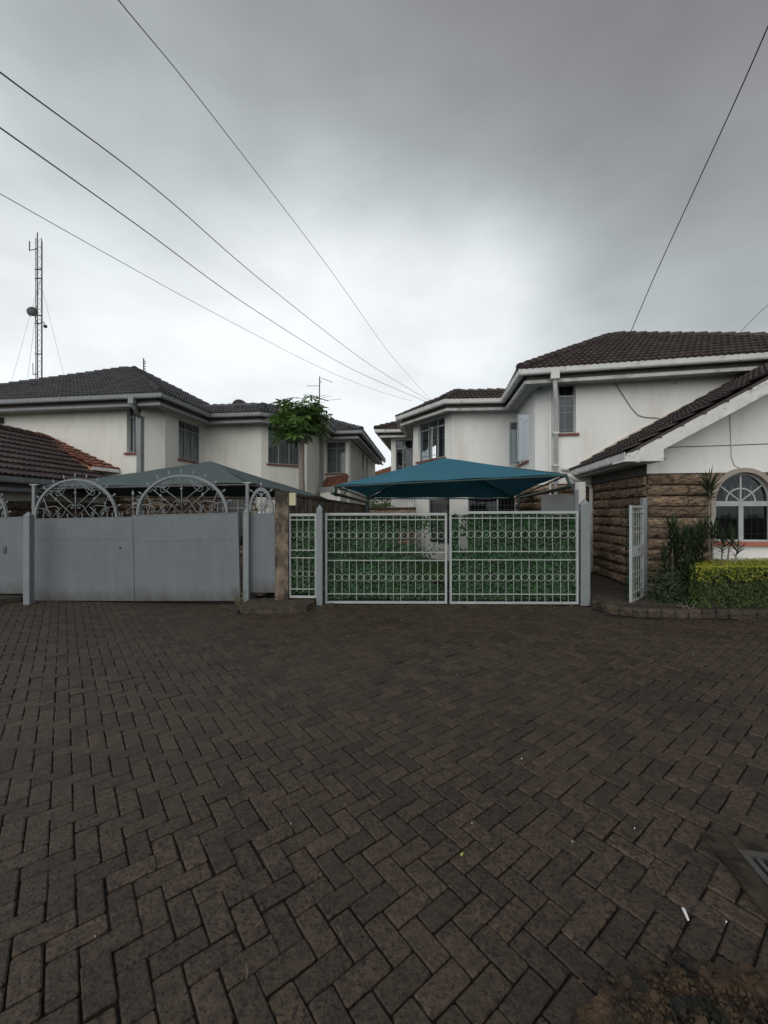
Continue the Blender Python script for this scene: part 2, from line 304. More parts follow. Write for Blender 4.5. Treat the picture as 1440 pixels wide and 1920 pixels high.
# ------------------------------------------------------------------ ground
gm = MB(); gm.add([(-400,-200,-.075),(400,-200,-.075),(400,700,-.075),(-400,700,-.075)], [(0,1,2,3)])
ground = tag(gm.build('ground', M_['far_ground']), kind='structure')
pv = tag((lambda b: b.build('pavement', M_['joint']))(MB().box((-16,-3,-.074),(14,8.6,-.022))), kind='structure')
yd = MB().box((-1.6,8.6,-.074),(4.6,17,-.004)); tag(yd.build('driveway', M_['yard']), kind='structure')
yl = MB().box((-16,8.6,-.074),(-1.6,17,-.006)); tag(yl.build('driveway', M_['yard']), kind='structure')
AX = Vector((math.sin(R(52)), math.cos(R(52)), 0)); BX = Vector((-AX.y, AX.x, 0))
A0, B0, CW = 1.16, 1.167, .1013
def paver_mesh(k, L=.1965, Wd=.0955):
    r = random.Random(k); c = .006; j = lambda s: r.uniform(-s, s)
    hx, hy = L/2, Wd/2
    def ring(hx, hy, z, q, jj):
        return [Vector((sx*hx + q*sx*-1*a + j(jj), sy*hy + q*sy*-1*b + j(jj), z + j(jj*.5))) for sx, sy, a, b in
                [(-1,-1,1,0),(1,-1,1,0),(1,-1,0,1),(1,1,0,1),(1,1,1,0),(-1,1,1,0),(-1,1,0,1),(-1,-1,0,1)]]
    q = r.uniform(.004, .011)
    vs = ring(hx, hy, -.06, .004, 0) + ring(hx, hy, -c, q, .0006) + ring(hx-c, hy-c, 0, q*.8, .0008)
    fs = [(a+i, a+(i+1)%8, a+8+(i+1)%8, a+8+i) for a in (0, 8) for i in range(8)] + [tuple(range(16, 24))]
    return vs, fs
PV = [paver_mesh(k) for k in range(10)]
PVM = [mesh_data('paver', v, f, M_['paver']) for v, f in PV]
def no_paver(x, y):
    if x > 1.57 + .158*(y-1.22) and 1.15 < y < 2.10 and x < 2.7: return True        # drain surround
    if (x-1.10)**2/.22 + (y-1.20)**2/.055 < 1: return True                          # broken concrete
    if y > 6.42 + .25*max(0, min(1, (4.2-x)/.6)) and x > 3.62: return True           # right verge
    if y > 6.78 and -2.45 < x < -1.35: return True                                  # step between the gates
    if y > 8.5: return True
    return False
cells = []
for i in range(-160, 190):
    for k in range(-160, 190):
        r = (i + k) % 4
        if r not in (0, 2): continue
        ca, cb = (A0 + (i+1)*CW, B0 + (k+.5)*CW) if r == 0 else (A0 + (i+.5)*CW, B0 + (k+1)*CW)
        x = ca*AX.x + cb*BX.x; y = ca*AX.y + cb*BX.y
        if not (-13.5 < x < 9.5 and .2 < y < 8.5) or no_paver(x, y): continue
        if abs(x) > y*1.02 + 1.6: continue
        cells.append((x, y, r))
def in_view(x, y): return y > 1.26 and abs(x) < .955*y
view = sorted([c for c in cells if in_view(c[0], c[1])], key=lambda c: c[1]**2*(1+.1*abs(c[0]/c[1])))
near = set(view[:298]); sv = []; sf = []
for n_, c in enumerate(cells):
    x, y, r = c; rg = random.Random(int(x*9973)*7919 + int(y*10007))
    rough = 1 + 2.6 * max(0, mnoise.noise(Vector((x*.55+3, y*.55, 0)))*1.6 + (.35 if x > .5 else 0))
    k = rg.randrange(10); th = (0 if r == 0 else math.pi/2) + (math.pi if rg.random() < .5 else 0) + rg.gauss(0, .008)*rough
    dz = rg.gauss(0, .0012)*rough + .012*mnoise.noise(Vector((x*.4, y*.4, 5))) - .006
    Mx = Matrix.Translation((x + rg.gauss(0,.0008)*rough, y + rg.gauss(0,.0008)*rough, dz)) @ Matrix.Rotation(math.atan2(AX.y, AX.x) + th, 4, 'Z') \
        @ Matrix.Rotation(rg.gauss(0,.007)*rough, 4, 'X') @ Matrix.Rotation(rg.gauss(0,.004)*rough, 4, 'Y')
    if c in near: place('paver', PVM[k], pv, Mx)
    else:
        b = len(sv); sv += [Mx @ v for v in PV[k][0]]; sf += [tuple(i + b for i in f) for f in PV[k][1]]
o = MB(); o.v = sv; o.f = sf; tag(o.build('pavers', M_['paver'], pv), kind='stuff')

def rough_slab(name, outline, z0, z1, m, amp=.012, kind='structure', parent=None, res=5, fine=.07, hole=None):
    bm = bmesh.new(); vs = [bm.verts.new((p[0], p[1], z0)) for p in outline]; f = bm.faces.new(vs)
    if f.normal.z < 0: f.normal_flip()
    bmesh.ops.recalc_face_normals(bm, faces=bm.faces)
    r = bmesh.ops.extrude_face_region(bm, geom=[f]); top = [e for e in r['geom'] if isinstance(e, bmesh.types.BMVert)]
    for v in top: v.co.z = z1
    bmesh.ops.triangulate(bm, faces=bm.faces[:])
    for _ in range(res): 
        ed = [e for e in bm.edges if e.calc_length() > fine]
        if not ed: break
        bmesh.ops.subdivide_edges(bm, edges=ed, cuts=1, use_grid_fill=False); bmesh.ops.triangulate(bm, faces=[f for f in bm.faces if len(f.verts) > 3])
    for v in bm.verts:
        d = mnoise.noise_vector(v.co*9)*amp + mnoise.noise_vector(v.co*28)*amp*.45
        if v.co.z < z0 + .01: d.z = 0
        elif hole: d.z -= .05*max(0, 1-(v.co.xy-hole[0]).length/hole[1]) + .012*abs(mnoise.noise(v.co*45))
        v.co += d
    bmesh.ops.recalc_face_normals(bm, faces=bm.faces)
    me = bpy.data.meshes.new(name); bm.to_mesh(me); bm.free(); me.materials.append(m)
    o = bpy.data.objects.new(name, me); COL.objects.link(o)
    if parent is not None: o.parent = parent
    return tag(o, kind=kind) if kind else o
# broken concrete apron at the near right corner
rough_slab('concrete_patch', [(.56,1.22),(.62,1.36),(.80,1.47),(.98,1.50),(1.16,1.53),(1.34,1.52),(1.55,1.45),(1.72,1.42),(1.72,.95),(.55,.95)], -.07, .002, M_['concrete'], .024, res=7, fine=.022, hole=(Vector((1.26,1.34)), .11))
rb = random.Random(4); db = MB()
for _ in range(16):     # broken lumps
    a = rb.gauss(1.08, .20); b_ = rb.uniform(1.24, 1.50); w = rb.uniform(.012, .035)
    q_ = [Vector((w*rb.uniform(.6,1.2)*math.cos(k*1.26), w*rb.uniform(.6,1.2)*math.sin(k*1.26), -.01)) for k in range(5)]
    Mx = Matrix.Translation((a, b_, .006)) @ Matrix.Rotation(rb.uniform(-.3,.3), 4, (1, rb.random(), 0)); db.prism([Mx @ v for v in q_], Mx.to_3x3() @ Vector((.002,0,rb.uniform(.012,.026))))
for _ in range(900):
    a = rb.gauss(1.06, .15); b_ = rb.gauss(1.36, .08); s = rb.uniform(.002, .012)*rb.random()**.5
    Mx = Matrix.Translation((a, b_, .008)) @ Matrix.Rotation(rb.uniform(0, 6), 4, (rb.random(), rb.random(), rb.random()+.1))
    db.box((-s,-s*.6,-s*.5), (s,s*.7,s*.5), Mx)
tag(db.build('rubble', M_['concrete']), kind='stuff')
# drain with its concrete surround
dr = thing('drain', (2.1, 1.7, 0), 'steel bar drain grate in a concrete surround at the near right edge of the paving', 'drain grate')
Md = Matrix.Translation((1.50,1.22,0)) @ Matrix.Rotation(R(-9), 4, 'Z')
s_ = MB(); s_.bbox((0,0,-.07),(.105,.93,.010), Md, .004); s_.bbox((.107,.825,-.07),(1.1,.93,.008), Md, .004); s_.box((.105,0,-.07),(1.1,.08,.009), Md); s_.build('surround', M_['concrete2'], dr)
s_ = MB(); s_.box((.107,.79,-.04),(1.1,.823,.016), Md); s_.box((.107,.10,-.04),(.137,.788,.016), Md); s_.build('frame', M_['galv'], dr)
for k in range(16): MB().box((.160+k*.048,.101,-.04),(.178+k*.048,.789,.012), Md).build('bar', M_['galv'], dr)
MB().box((.14,.085,-.073),(1.1,.795,-.068), Md).build('pit_floor', M_['black'], dr)
# verge with its stone kerb on the right
verge = [(3.66,7.28),(3.66,6.98),(3.74,6.78),(3.90,6.62),(4.15,6.53),(4.6,6.50),(6.0,6.46),(9.5,6.4),(9.5,8.6),(4.9,8.6),(4.9,12),(3.7,12)]
vg = rough_slab('verge', [(x+.03 if x < 4 else x, y+.04 if y < 7 else y) for x, y in verge], -.07, .115, M_['soil'], .006)
kp = [Vector((x, y, 0)) for x, y in verge[:8]]
# resample kerb path into stones
def resample(pts, step):
    out = [pts[0].copy()]; acc = 0
    for a, b in zip(pts, pts[1:]):
        L_ = (b-a).length; d = step - acc
        while d < L_: out.append(a + (b-a)*(d/L_)); d += step
        acc = L_ - (d - step)
    out.append(pts[-1].copy()); return out
kr = random.Random(3); q = resample(kp, .21)
for a, b in zip(q, q[1:]):
    d = (b-a).normalized(); nrm = Vector((-d.y, d.x, 0)); Lk = (b-a).length
    if Lk < .03: continue
    nx, nz = 5, 4; k = MB(); vs = []
    for i in range(nx+1):
        for j in range(nz+1):
            t, z = i/nx, j/nz; bulge = .014*math.sin(math.pi*t)**.5 + mnoise.noise(Vector((a.x*5+t*3, a.y*7, z*3)))*.024
            vs.append(a + d*(Lk*(.02+.96*t)) - nrm*(bulge if j < nz else -.02) + Z*(-.01 + .135*z + kr.uniform(-.003,.003)))
    for i in range(nx+1): vs.append(a + d*(Lk*(.02+.96*i/nx)) + nrm*.12 + Z*.124)
    fs = [(i*(nz+1)+j, (i+1)*(nz+1)+j, (i+1)*(nz+1)+j+1, i*(nz+1)+j+1) for i in range(nx) for j in range(nz)]
    o0 = (nx+1)*(nz+1); fs += [(i*(nz+1)+nz, (i+1)*(nz+1)+nz, o0+i+1, o0+i) for i in range(nx)]
    k.add(vs, fs).build('kerb_stone', M_['kerb'], vg)
# long paving slabs of the side path
sl = random.Random(9)
for k in range(9):
    y0 = 6.98 + k*.42
    c = [Vector((3.78, y0, .118)), Vector((4.86+.05*k, y0 - .16, .118)), Vector((4.88+.05*k, y0 + .23, .118)), Vector((3.80, y0 + .39, .118))]
    MB().prism([v + Z*sl.uniform(-.004,.004) for v in c], Z*.016).build('path_slab', M_['kerb'], vg)
for k in range(4):
    c = [Vector((4.92+k*.42, 6.62, .118)), Vector((5.32+k*.42, 6.62, .118)), Vector((5.32+k*.42, 6.95, .118)), Vector((4.92+k*.42, 6.95, .118))]
    if k < 1: MB().prism(c, Z*.014).build('path_slab', M_['kerb'], vg)
# step between the two entrances
stp = rough_slab('step', [(-2.42,7.5),(-2.44,6.92),(-2.30,6.80),(-1.52,6.78),(-1.30,6.88),(-1.22,7.18),(-1.22,7.5)], -.07, .098, M_['kerb'], .016)
st2 = rough_slab('gutter_ramp', [(-2.95,7.30),(-2.46,6.90),(-2.44,7.3),(-2.5,7.42)], -.07, .02, M_['kerb'], .010)
stl = rough_slab('threshold', [(-9.5,7.66),(-6.95,7.42),(-6.74,7.62),(-6.74,8.6),(-9.5,8.6)], -.07, .085, M_['kerb'], .004)
plinth = rough_slab('post_footing', [(-1.28,7.12),(-1.02,7.10),(-.86,7.2),(-.92,7.5),(-1.24,7.5)], -.07, .022, M_['kerb'], .010)
# ------------------------------------------------------------------ building helpers
def offset_path(pts, d):
    out = []; n = len(pts)
    for i in range(n):
        ds = []
        if i > 0: ds.append((pts[i]-pts[i-1]).normalized())
        if i < n-1: ds.append((pts[i+1]-pts[i]).normalized())
        ns = [Vector((-t.y, t.x, 0)) for t in ds]
        if len(ns) == 1: out.append(pts[i] + ns[0]*d)
        else:
            b = (ns[0]+ns[1]).normalized(); out.append(pts[i] + b*(d/max(.3, b.dot(ns[0]))))
    return out
def sweep(path, prof, closed=True):
    """prof: list of (inward offset, z); path points have z = 0"""
    mb = MB(); cols = []
    for o_, z in prof: cols.append([p + Z*z for p in offset_path(path, o_)])
    n = len(path); m = len(prof); vs = [cols[j][i] for i in range(n) for j in range(m)]
    fs = [(i*m+j, i*m+(j+1)%m, (i+1)*m+(j+1)%m, (i+1)*m+j) for i in range(n-1) for j in range(m if closed else m-1)]
    if closed: fs += [tuple(reversed(range(m))), tuple((n-1)*m+k for k in range(m))]
    return mb.add(vs, fs)
def wall(A, B, z0, z1, name, m, parent, ops=(), th=.2, inset=0):
    d = (B-A); L_ = d.length; d.normalize(); nn = Vector((-d.y, d.x, 0)); A = A + nn*inset
    ts = sorted({0, L_} | {t for o in ops for t in o[:2] if 0 < t < L_}); zs = sorted({z0, z1} | {z for o in ops for z in o[2:] if z0 < z < z1})
    pt = lambda t, y, z: A + d*t + nn*y + Z*z
    solid = lambda i, j: 0 <= i < len(ts)-1 and 0 <= j < len(zs)-1 and not any(o[0]-1e-6 <= ts[i] and ts[i+1] <= o[1]+1e-6 and o[2]-1e-6 <= zs[j] and zs[j+1] <= o[3]+1e-6 for o in ops)
    mb = MB()
    q = lambda a, b, c, e: mb.add([a, b, c, e], [(0,1,2,3)])
    for i in range(len(ts)-1):
        for j in range(len(zs)-1):
            if not solid(i, j): continue
            a, b, c, e = ts[i], ts[i+1], zs[j], zs[j+1]
            q(pt(a,0,c), pt(b,0,c), pt(b,0,e), pt(a,0,e)); q(pt(b,th,c), pt(a,th,c), pt(a,th,e), pt(b,th,e))
            if not solid(i-1, j): q(pt(a,th,c), pt(a,0,c), pt(a,0,e), pt(a,th,e))
            if not solid(i+1, j): q(pt(b,0,c), pt(b,th,c), pt(b,th,e), pt(b,0,e))
            if not solid(i, j-1): q(pt(a,th,c), pt(b,th,c), pt(b,0,c), pt(a,0,c))
            if not solid(i, j+1): q(pt(a,0,e), pt(b,0,e), pt(b,th,e), pt(a,th,e))
    return mb.build(name, m, parent)
def hit(A, B, px, py=None):
    d = (B-A).normalized(); k = (px-720)/F; t = (k*A.y - A.x)/(d.x - k*d.y); Y = A.y + d.y*t
    return (t, EYE - (py-960)/F*Y) if py is not None else t
def wmat(A, B, t, z, y=0):
    d = (B-A).normalized(); nn = Vector((-d.y, d.x, 0)); o = A + d*t + nn*y + Z*z
    return Matrix(((d.x, nn.x, 0, o.x), (d.y, nn.y, 0, o.y), (0, 0, 1, o.z), (0, 0, 0, 1)))
def window(A, B, op, parent, fm='frame_d', mull=(), transom=None, sill='sill', curtain=True, grille=0, depth=.09, open_=(), fw=.045, gh=(.33,.66), gm='frame_d'):
    t0, t1, z0, z1 = op; Wd, H = t1-t0, z1-z0; Mx = wmat(A, B, t0, z0, depth)
    f = MB(); xs = [0] + [m_*Wd for m_ in mull] + [Wd]
    f.box((0,0,0), (Wd,.05,fw), Mx).box((0,0,H-fw), (Wd,.05,H), Mx).box((0,0,fw), (fw,.05,H-fw), Mx).box((Wd-fw,0,fw), (Wd,.05,H-fw), Mx)
    for x in xs[1:-1]: f.box((x-fw/2,.001,fw), (x+fw/2,.049,H-fw), Mx)
    zt = transom*H if transom else None
    if zt: f.box((fw,-.003,zt-fw/2), (Wd-fw,.053,zt+fw/2), Mx)
    w = f.build('window', M_[fm], parent)
    for i in range(len(xs)-1):
        for a, b in ([(0, zt), (zt, H)] if zt else [(0, H)]):
            if (i, a == 0) in [(o_[0], True) for o_ in open_]: continue
            MB().box((xs[i]+.01,.022,a+.01), (xs[i+1]-.01,.028,b-.01), Mx).build('pane', M_['glass_c'], w)
    for i, ang, side in open_:   # casements standing open
        xa, xb = xs[i], xs[i+1]; hx = xa if side < 0 else xb; ww = xb - xa; hh = zt or H
        Mo = Mx @ Matrix.Translation((hx, -.01, 0)) @ Matrix.Rotation(R(ang)*side, 4, 'Z')
        lo, hi = (0, ww) if side < 0 else (-ww, 0); g = .04; c = MB()
        c.box((lo,-.015,0),(hi,.015,g),Mo).box((lo,-.015,hh-g),(hi,.015,hh),Mo).box((lo,-.015,g),(lo+g,.015,hh-g),Mo).box((hi-g,-.015,g),(hi,.015,hh-g),Mo)
        cs = c.build('casement', M_['frame_w'], w)
        MB().box((lo+.01,-.003,.01),(hi-.01,.003,hh-.01),Mo).build('pane', M_['glass_f'], w)
    if grille:
        n = max(2, round(Wd/grille)); g = MB()
        for i in range(1, n): g.box((i*Wd/n-.008,.060,.02), (i*Wd/n+.008,.070,H-.02), Mx)
        for q in gh: g.box((.01,.056,H*q-.009), (Wd-.01,.074,H*q+.009), Mx)
        g.build('grille', M_[gm], w)
    if curtain:
        c = MB(); n = int(Wd/.035)+2; vs = []
        for i in range(n):
            y = .10 + .016*math.sin(i*1.35) + .012*math.sin(i*.63+1)
            vs += [Mx @ Vector((i*Wd/(n-1), y, -.02)), Mx @ Vector((i*Wd/(n-1), y*.98, H+.02))]
        c.add(vs, [(2*i, 2*i+2, 2*i+3, 2*i+1) for i in range(n-1)]).build('curtain', M_['curtain'], w)
    if sill:
        MB().box((-.07,-depth-.06,-.065), (Wd+.07,-.002,-.003), Mx).build('sill', M_[sill], w)
    return w
def tile_mesh(k, w=.30, L=.375):
    r = random.Random(k); n = 8; vs = []
    h = lambda x: .034*(.5-.5*math.cos(4*math.pi*x))**.7
    for x in range(n+1): vs.append((x/n*w*1.004, 0, h(x/n) + .002 + r.uniform(-.001,.001)))
    for x in range(n+1): vs.append((x/n*w*1.004, -.004+r.uniform(-.002,.002), h(x/n) + .062))
    for x in range(n+1): vs.append((x/n*w*1.004, L, h(x/n) + .004))
    return [Vector(v) for v in vs], [(a*(n+1)+i, a*(n+1)+i+1, (a+1)*(n+1)+i+1, (a+1)*(n+1)+i) for a in (0,1) for i in range(n)]
TM = [tile_mesh(k) for k in range(4)]
TMD = {}
def tile_data(k, m):
    if (k, m) not in TMD: TMD[(k, m)] = mesh_data('tile', TM[k][0], TM[k][1], M_[m])
    return TMD[(k, m)]
def roof(parent, planes, m, budget, name='roof', under=True, gap=.30, row=.335, pick='near'):
    """planes: polygons whose first edge is the eave, left to right seen from outside"""
    ub = MB(); todo = []; clip = bmesh.new()
    for poly in planes:
        poly = [Vector(p) for p in poly]; e = (poly[1]-poly[0]).normalized(); n = Vector((0,0,0))
        for i in range(len(poly)): n += poly[i].cross(poly[(i+1) % len(poly)])
        n.normalize()
        if n.z < 0: n = -n
        s = n.cross(e); o = poly[0]
        ub.prism([p - n*.05 for p in poly], n*.045)
        q = [((p-o).dot(e), (p-o).dot(s)) for p in poly]; xm, xM = min(a for a, b in q), max(a for a, b in q); yM = max(b for a, b in q)
        ar = sum(q[i][0]*q[(i+1)%len(q)][1] - q[(i+1)%len(q)][0]*q[i][1] for i in range(len(q))); sg = 1 if ar > 0 else -1
        def side(x, y):   # signed distance to the nearest edge other than the eave
            mn = 9e9
            for i in range(1, len(q)):
                a, b = q[i], q[(i+1)%len(q)]; l = math.hypot(b[0]-a[0], b[1]-a[1])
                if l < 1e-6: continue
                mn = min(mn, sg*((b[0]-a[0])*(y-a[1]) - (b[1]-a[1])*(x-a[0]))/l)
            return mn
        cn = sum(poly, Vector((0,0,0)))/len(poly)
        facing = n.dot(Vector((0,0,EYE)) - cn) > 0
        loc = bmesh.new()
        for j in range(int((yM+.1)/row)+1):
            for i in range(int(xm/gap)-1, int(xM/gap)+2):
                x0, y0 = i*gap + (0 if j % 2 == 0 else 0), j*row - .05
                cs = [side(x0, max(0,y0)), side(x0+gap, max(0,y0)), side(x0, y0+row), side(x0+gap, y0+row)]
                if max(cs) <= 0: continue
                Mx = Matrix(((e.x, s.x, n.x, 0), (e.y, s.y, n.y, 0), (e.z, s.z, n.z, 0), (0,0,0,1))); Mx.translation = o + e*x0 + s*y0
                k = (i*7 + j*3) % 4
                whole = min(cs) > -.02
                if whole and facing: todo.append((Mx, k, (Mx.translation - Vector((0,0,EYE))).length))
                else:
                    vv = [loc.verts.new(Mx @ v) for v in TM[k][0]]
                    for f in TM[k][1]: loc.faces.new([vv[t] for t in f])
        for i in range(1, len(poly)):
            a, b = poly[i], poly[(i+1)%len(poly)]
            if (b-a).length < 1e-5: continue
            pn = (b-a).cross(n).normalized()
            if pn.dot(cn-a) > 0: pn = -pn
            bmesh.ops.bisect_plane(loc, geom=loc.verts[:]+loc.edges[:]+loc.faces[:], plane_co=a, plane_no=pn, clear_outer=True)
        me = bpy.data.meshes.new('t'); loc.to_mesh(me); loc.free(); clip.from_mesh(me); bpy.data.meshes.remove(me)
    rf = ub.build(name, M_[m], parent)
    todo.sort(key=lambda t: t[2])
    for Mx, k, d in todo[:budget]: place('tile', tile_data(k, m), rf, Mx)
    for Mx, k, d in todo[budget:]:
        vv = [clip.verts.new(Mx @ v) for v in TM[k][0]]
        for f in TM[k][1]: clip.faces.new([vv[t] for t in f])
    off = rootloc(rf)
    for v in clip.verts: v.co -= off
    me = bpy.data.meshes.new('cut_tiles'); clip.to_mesh(me); clip.free(); me.materials.append(M_[m])
    if len(me.polygons):
        c = bpy.data.objects.new('cut_tiles', me); COL.objects.link(c); c.parent = rf; tag(c, kind='stuff')
    return rf
def cap_mesh():
    n = 7; vs = []
    for x, rr, dz in ((0,.125,.0),(0,.135,.01),(.36,.105,-.01)):
        for i in range(n+1):
            a = math.pi*(-.22 + 1.44*i/n); vs.append((x, -math.cos(a)*rr, math.sin(a)*rr*.8 + dz - (.02 if x == 0 and rr < .13 else 0)))
    fs = [(a*(n+1)+i, a*(n+1)+i+1, (a+1)*(n+1)+i+1, (a+1)*(n+1)+i) for a in (0,1) for i in range(n)]
    return vs, fs + [tuple(reversed(range(n+1)))]
CAPM = {}
def ridge_caps(parent, a, b, m, lift=.0, step=.32):
    a, b = Vector(a), Vector(b)
    if m not in CAPM: CAPM[m] = mesh_data('ridge_tile', *cap_mesh(), M_[m])
    d = (b-a).normalized(); sd = Vector((-d.y, d.x, 0)).normalized(); up = d.cross(sd).normalized()
    if up.z < 0: up = -up; sd = -sd
    n = max(1, int((b-a).length/step))
    for i in range(n):
        o = a + d*(i*step) + up*(lift + random.uniform(-.006,.006))
        Mx = Matrix(((d.x, sd.x, up.x, o.x), (d.y, sd.y, up.y, o.y), (d.z, sd.z, up.z, o.z), (0,0,0,1))) @ Matrix.Rotation(random.gauss(0,.02), 4, 'X')
        place('ridge_tile', CAPM[m], parent, Mx)
def block_mesh(k):
    r = random.Random(k+50); nx, nz = 5, 5; vs = []
    prof = [(.01, -.014), (.09, .042), (.33, .078), (.62, .074), (.90, .046), (.98, -.012)]
    for i in range(nx+1):
        for j in range(nz+1):
            x = i/nx; zz, y = prof[j]; e = 1 if 0 < i < nx else .90
            yy = y*e + (r.uniform(-.026,.020) if 0 < j < nz else 0)
            vs.append(Vector((.004 + .992*x + (r.uniform(-.03,.03) if 0 < i < nx else 0), -yy, zz + (r.uniform(-.05,.05) if 0 < j < nz else 0))))
    fs = [(i*(nz+1)+j, (i+1)*(nz+1)+j, (i+1)*(nz+1)+j+1, i*(nz+1)+j+1) for i in range(nx) for j in range(nz)]
    b0 = len(vs)   # side skirts going back into the wall
    for x in (.004, .996):
        for j in range(nz+1): vs.append(Vector((x, .04, prof[j][0])))
    fs += [(b0+j, j, j+1, b0+j+1) for j in range(nz)]
    fs += [(nx*(nz+1)+j, b0+nz+1+j, b0+nz+2+j, nx*(nz+1)+j+1) for j in range(nz)]
    return vs, fs
BM_ = [mesh_data('stone', *block_mesh(k), M_['stone']) for k in range(9)]
SR = random.Random(21)
def stones(A, B, z0, z1, parent, course=.218, skip=(), tmin=0, tmax=None, lo=.42, hi=.85):
    L_ = (B-A).length; tmax = L_ if tmax is None else tmax; n = max(1, round((z1-z0)/course)); c = (z1-z0)/n
    for j in range(n):
        za = z0 + j*c; t = tmin
        while t < tmax - .03:
            w = SR.uniform(lo, hi); 
            if tmax - (t+w) < .2: w = tmax - t
            w = min(w, tmax-t); a, b = t, t+w; t += w
            hitop = [o for o in skip if o[0] < b-.01 and o[1] > a+.01 and o[2] < za+c-.02 and o[3] > za+.02]
            if hitop:
                o_ = hitop[0]; segs = []
                if o_[0] - a > .06: segs.append((a, o_[0]))
                if b - o_[1] > .06: segs.append((o_[1], b))
            else: segs = [(a, b)]
            for a2, b2 in segs:
                Mx = wmat(A, B, a2, za + .004, 0) @ Matrix.Rotation(SR.gauss(0,.008), 4, 'Y') @ Matrix.Diagonal((b2-a2, SR.uniform(.6, 1.25), c*SR.uniform(.93, 1.0), 1))
                place('stone', SR.choice(BM_), parent, Mx)
def eaves(parent, path, ze, gm_, fm_, soff=True, nb=6, brackets=1.3, width=.62, k_=1.0):
    g = sweep(path, [(0,ze-.115),(-.008,ze-.02),(-.012,ze),(.006,ze),(.014,ze-.1),(.105,ze-.1),(.112,ze-.01),(.125,ze-.01),(.125,ze-.145),(.02,ze-.145)]).build('gutter', M_[gm_], parent)
    for a, b in zip(path, path[1:]):
        L_ = (b-a).length; n = int(L_/brackets)
        for i in range(1, n+1):
            Mx = wmat(a, b, L_*i/(n+1)+random.uniform(-.1,.1), ze); MB().box((-.02,-.016,-.135),(.02,.008,.004), Mx).build('gutter_joint', M_[gm_], g)
    sweep(path, [(.175,ze-.335*k_),(.17,ze-.255*k_),(.21,ze-.245*k_),(.26,ze-.245*k_),(.26,ze-.335*k_)]).build('fascia', M_[fm_], parent)
    sweep(path, [(.25,ze-.245*k_),(.25,ze-.01),(.258,ze-.01),(.258,ze-.245*k_)]).build('eave_shade_board', M_['board_d'], parent)  # dark colour puts the shade of the gap behind the gutter into this board
    if soff:
        w = (width-.27)/nb
        for k in range(nb):
            a = .272 + k*w; sweep(path, [(a, ze-.292*k_-.004*(k%2)),(a+w-.030, ze-.292*k_-.004*(k%2)),(a+w-.030, ze-.262*k_),(a, ze-.262*k_)]).build('soffit_board', M_['soffit'], parent)
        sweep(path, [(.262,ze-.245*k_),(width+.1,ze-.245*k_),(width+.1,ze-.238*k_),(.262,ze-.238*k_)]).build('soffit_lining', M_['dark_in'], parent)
def pipe(parent, pts, r, m, name='downpipe'):
    o = MB().tube(pts, r, 10).build(name, M_[m], parent, True); return o
V2 = lambda x, y: Vector((x, y, 0))

# ------------------------------------------------------------------ left house
ZE = 5.3
hl = thing('house', (-8, 16, 0), 'two-storey cream house with grey gutters and charcoal tiled roof, behind the grey sheet gates', 'house')
B_ = V2(-6.75,12.45); A_ = B_ - U*10.5; C_ = B_ + V*2.7; D_ = C_ + U*1.92; E_ = D_ + (U+V)*1.79; F_ = V2(-2.19,18.32); G_ = V2(-.97,18.15); H_ = V2(.12,29.0)
lp = [A_, B_, C_, D_, E_, F_, G_, H_]
Lw = [A_+U*.75+V*.75, B_-U*1.10+V*.75, B_-U*.75+V*1.2, C_-U*.75+V*.80, D_-U*.31+V*.75, E_-U*.75+V*.31, F_-U*.75+V*.80, G_-U*.80+V*.76, G_-U*.75+V*.85, H_-U*.75]
names = []
def rng(A, B, p0, p1, yt, yb, at=0):
    t0 = hit(A, B, p0); t1 = hit(A, B, p1); r_ = p0 if at == 0 else p1
    return (t0, t1, hit(A, B, r_, yb)[1], hit(A, B, r_, yt)[1])
ops = {0: [rng(Lw[0],Lw[1],237.5,264,764,849)], 2: [rng(Lw[2],Lw[3],335,377,785,860)], 4: [rng(Lw[4],Lw[5],503,563,797,869)],
       6: [rng(Lw[6],Lw[7],612,648.5,829,888)], 8: [rng(Lw[8],Lw[9],679,682.5,848,905), rng(Lw[8],Lw[9],687,690,855,905), rng(Lw[8],Lw[9],702.2,703.8,872,925)]}
low = {0: [(4.0,4.9,1.0,2.25),(6.3,7.2,.9,2.25)], 3: [(.5,1.8,.3,2.2)]}
for i in range(9):
    a, b = Lw[i], Lw[i+1]
    w_ = wall(a, b, 2.42, ZE-.2, 'wall', M_['wall_l'], hl, ops.get(i, ()))
    if i in (0, 1, 2, 3):
        lw = wall(a, b, 0, 2.42, 'stone_wall', M_['stone_dk'], hl, low.get(i, ()), inset=.045)
        stones(a, b, .0, 2.40, lw, skip=low.get(i, ()), lo=.45, hi=.8, tmin=(4.2 if i == 0 else 0))
    else: wall(a, b, 0, 2.42, 'wall', M_['wall_l'], hl)
wall(Lw[9], V2(-9,30.5), 0, ZE-.2, 'wall', M_['wall_l'], hl); wall(V2(-9,30.5), Lw[0]+V*12, 0, ZE-.2, 'wall', M_['wall_l'], hl); wall(Lw[0]+V*12, Lw[0], 0, ZE-.2, 'wall', M_['wall_l'], hl)
window(Lw[0], Lw[1], ops[0][0], hl, mull=(.30,), transom=.80, depth=.12, grille=.13, gm='frame_w')
window(Lw[2], Lw[3], ops[2][0], hl, mull=(.36,.68), transom=.79, grille=.14, gh=(.2,.45,.62), gm='frame_w')
window(Lw[4], Lw[5], ops[4][0], hl, mull=(.34,.67), transom=.80, grille=.16, gm='frame_w')
window(Lw[6], Lw[7], ops[6][0], hl, mull=(.5,), transom=.80, grille=.10, gh=(.12,.45,.5), gm='frame_w')
for o_ in ops[8]: window(Lw[8], Lw[9], o_, hl, curtain=False, sill=None)
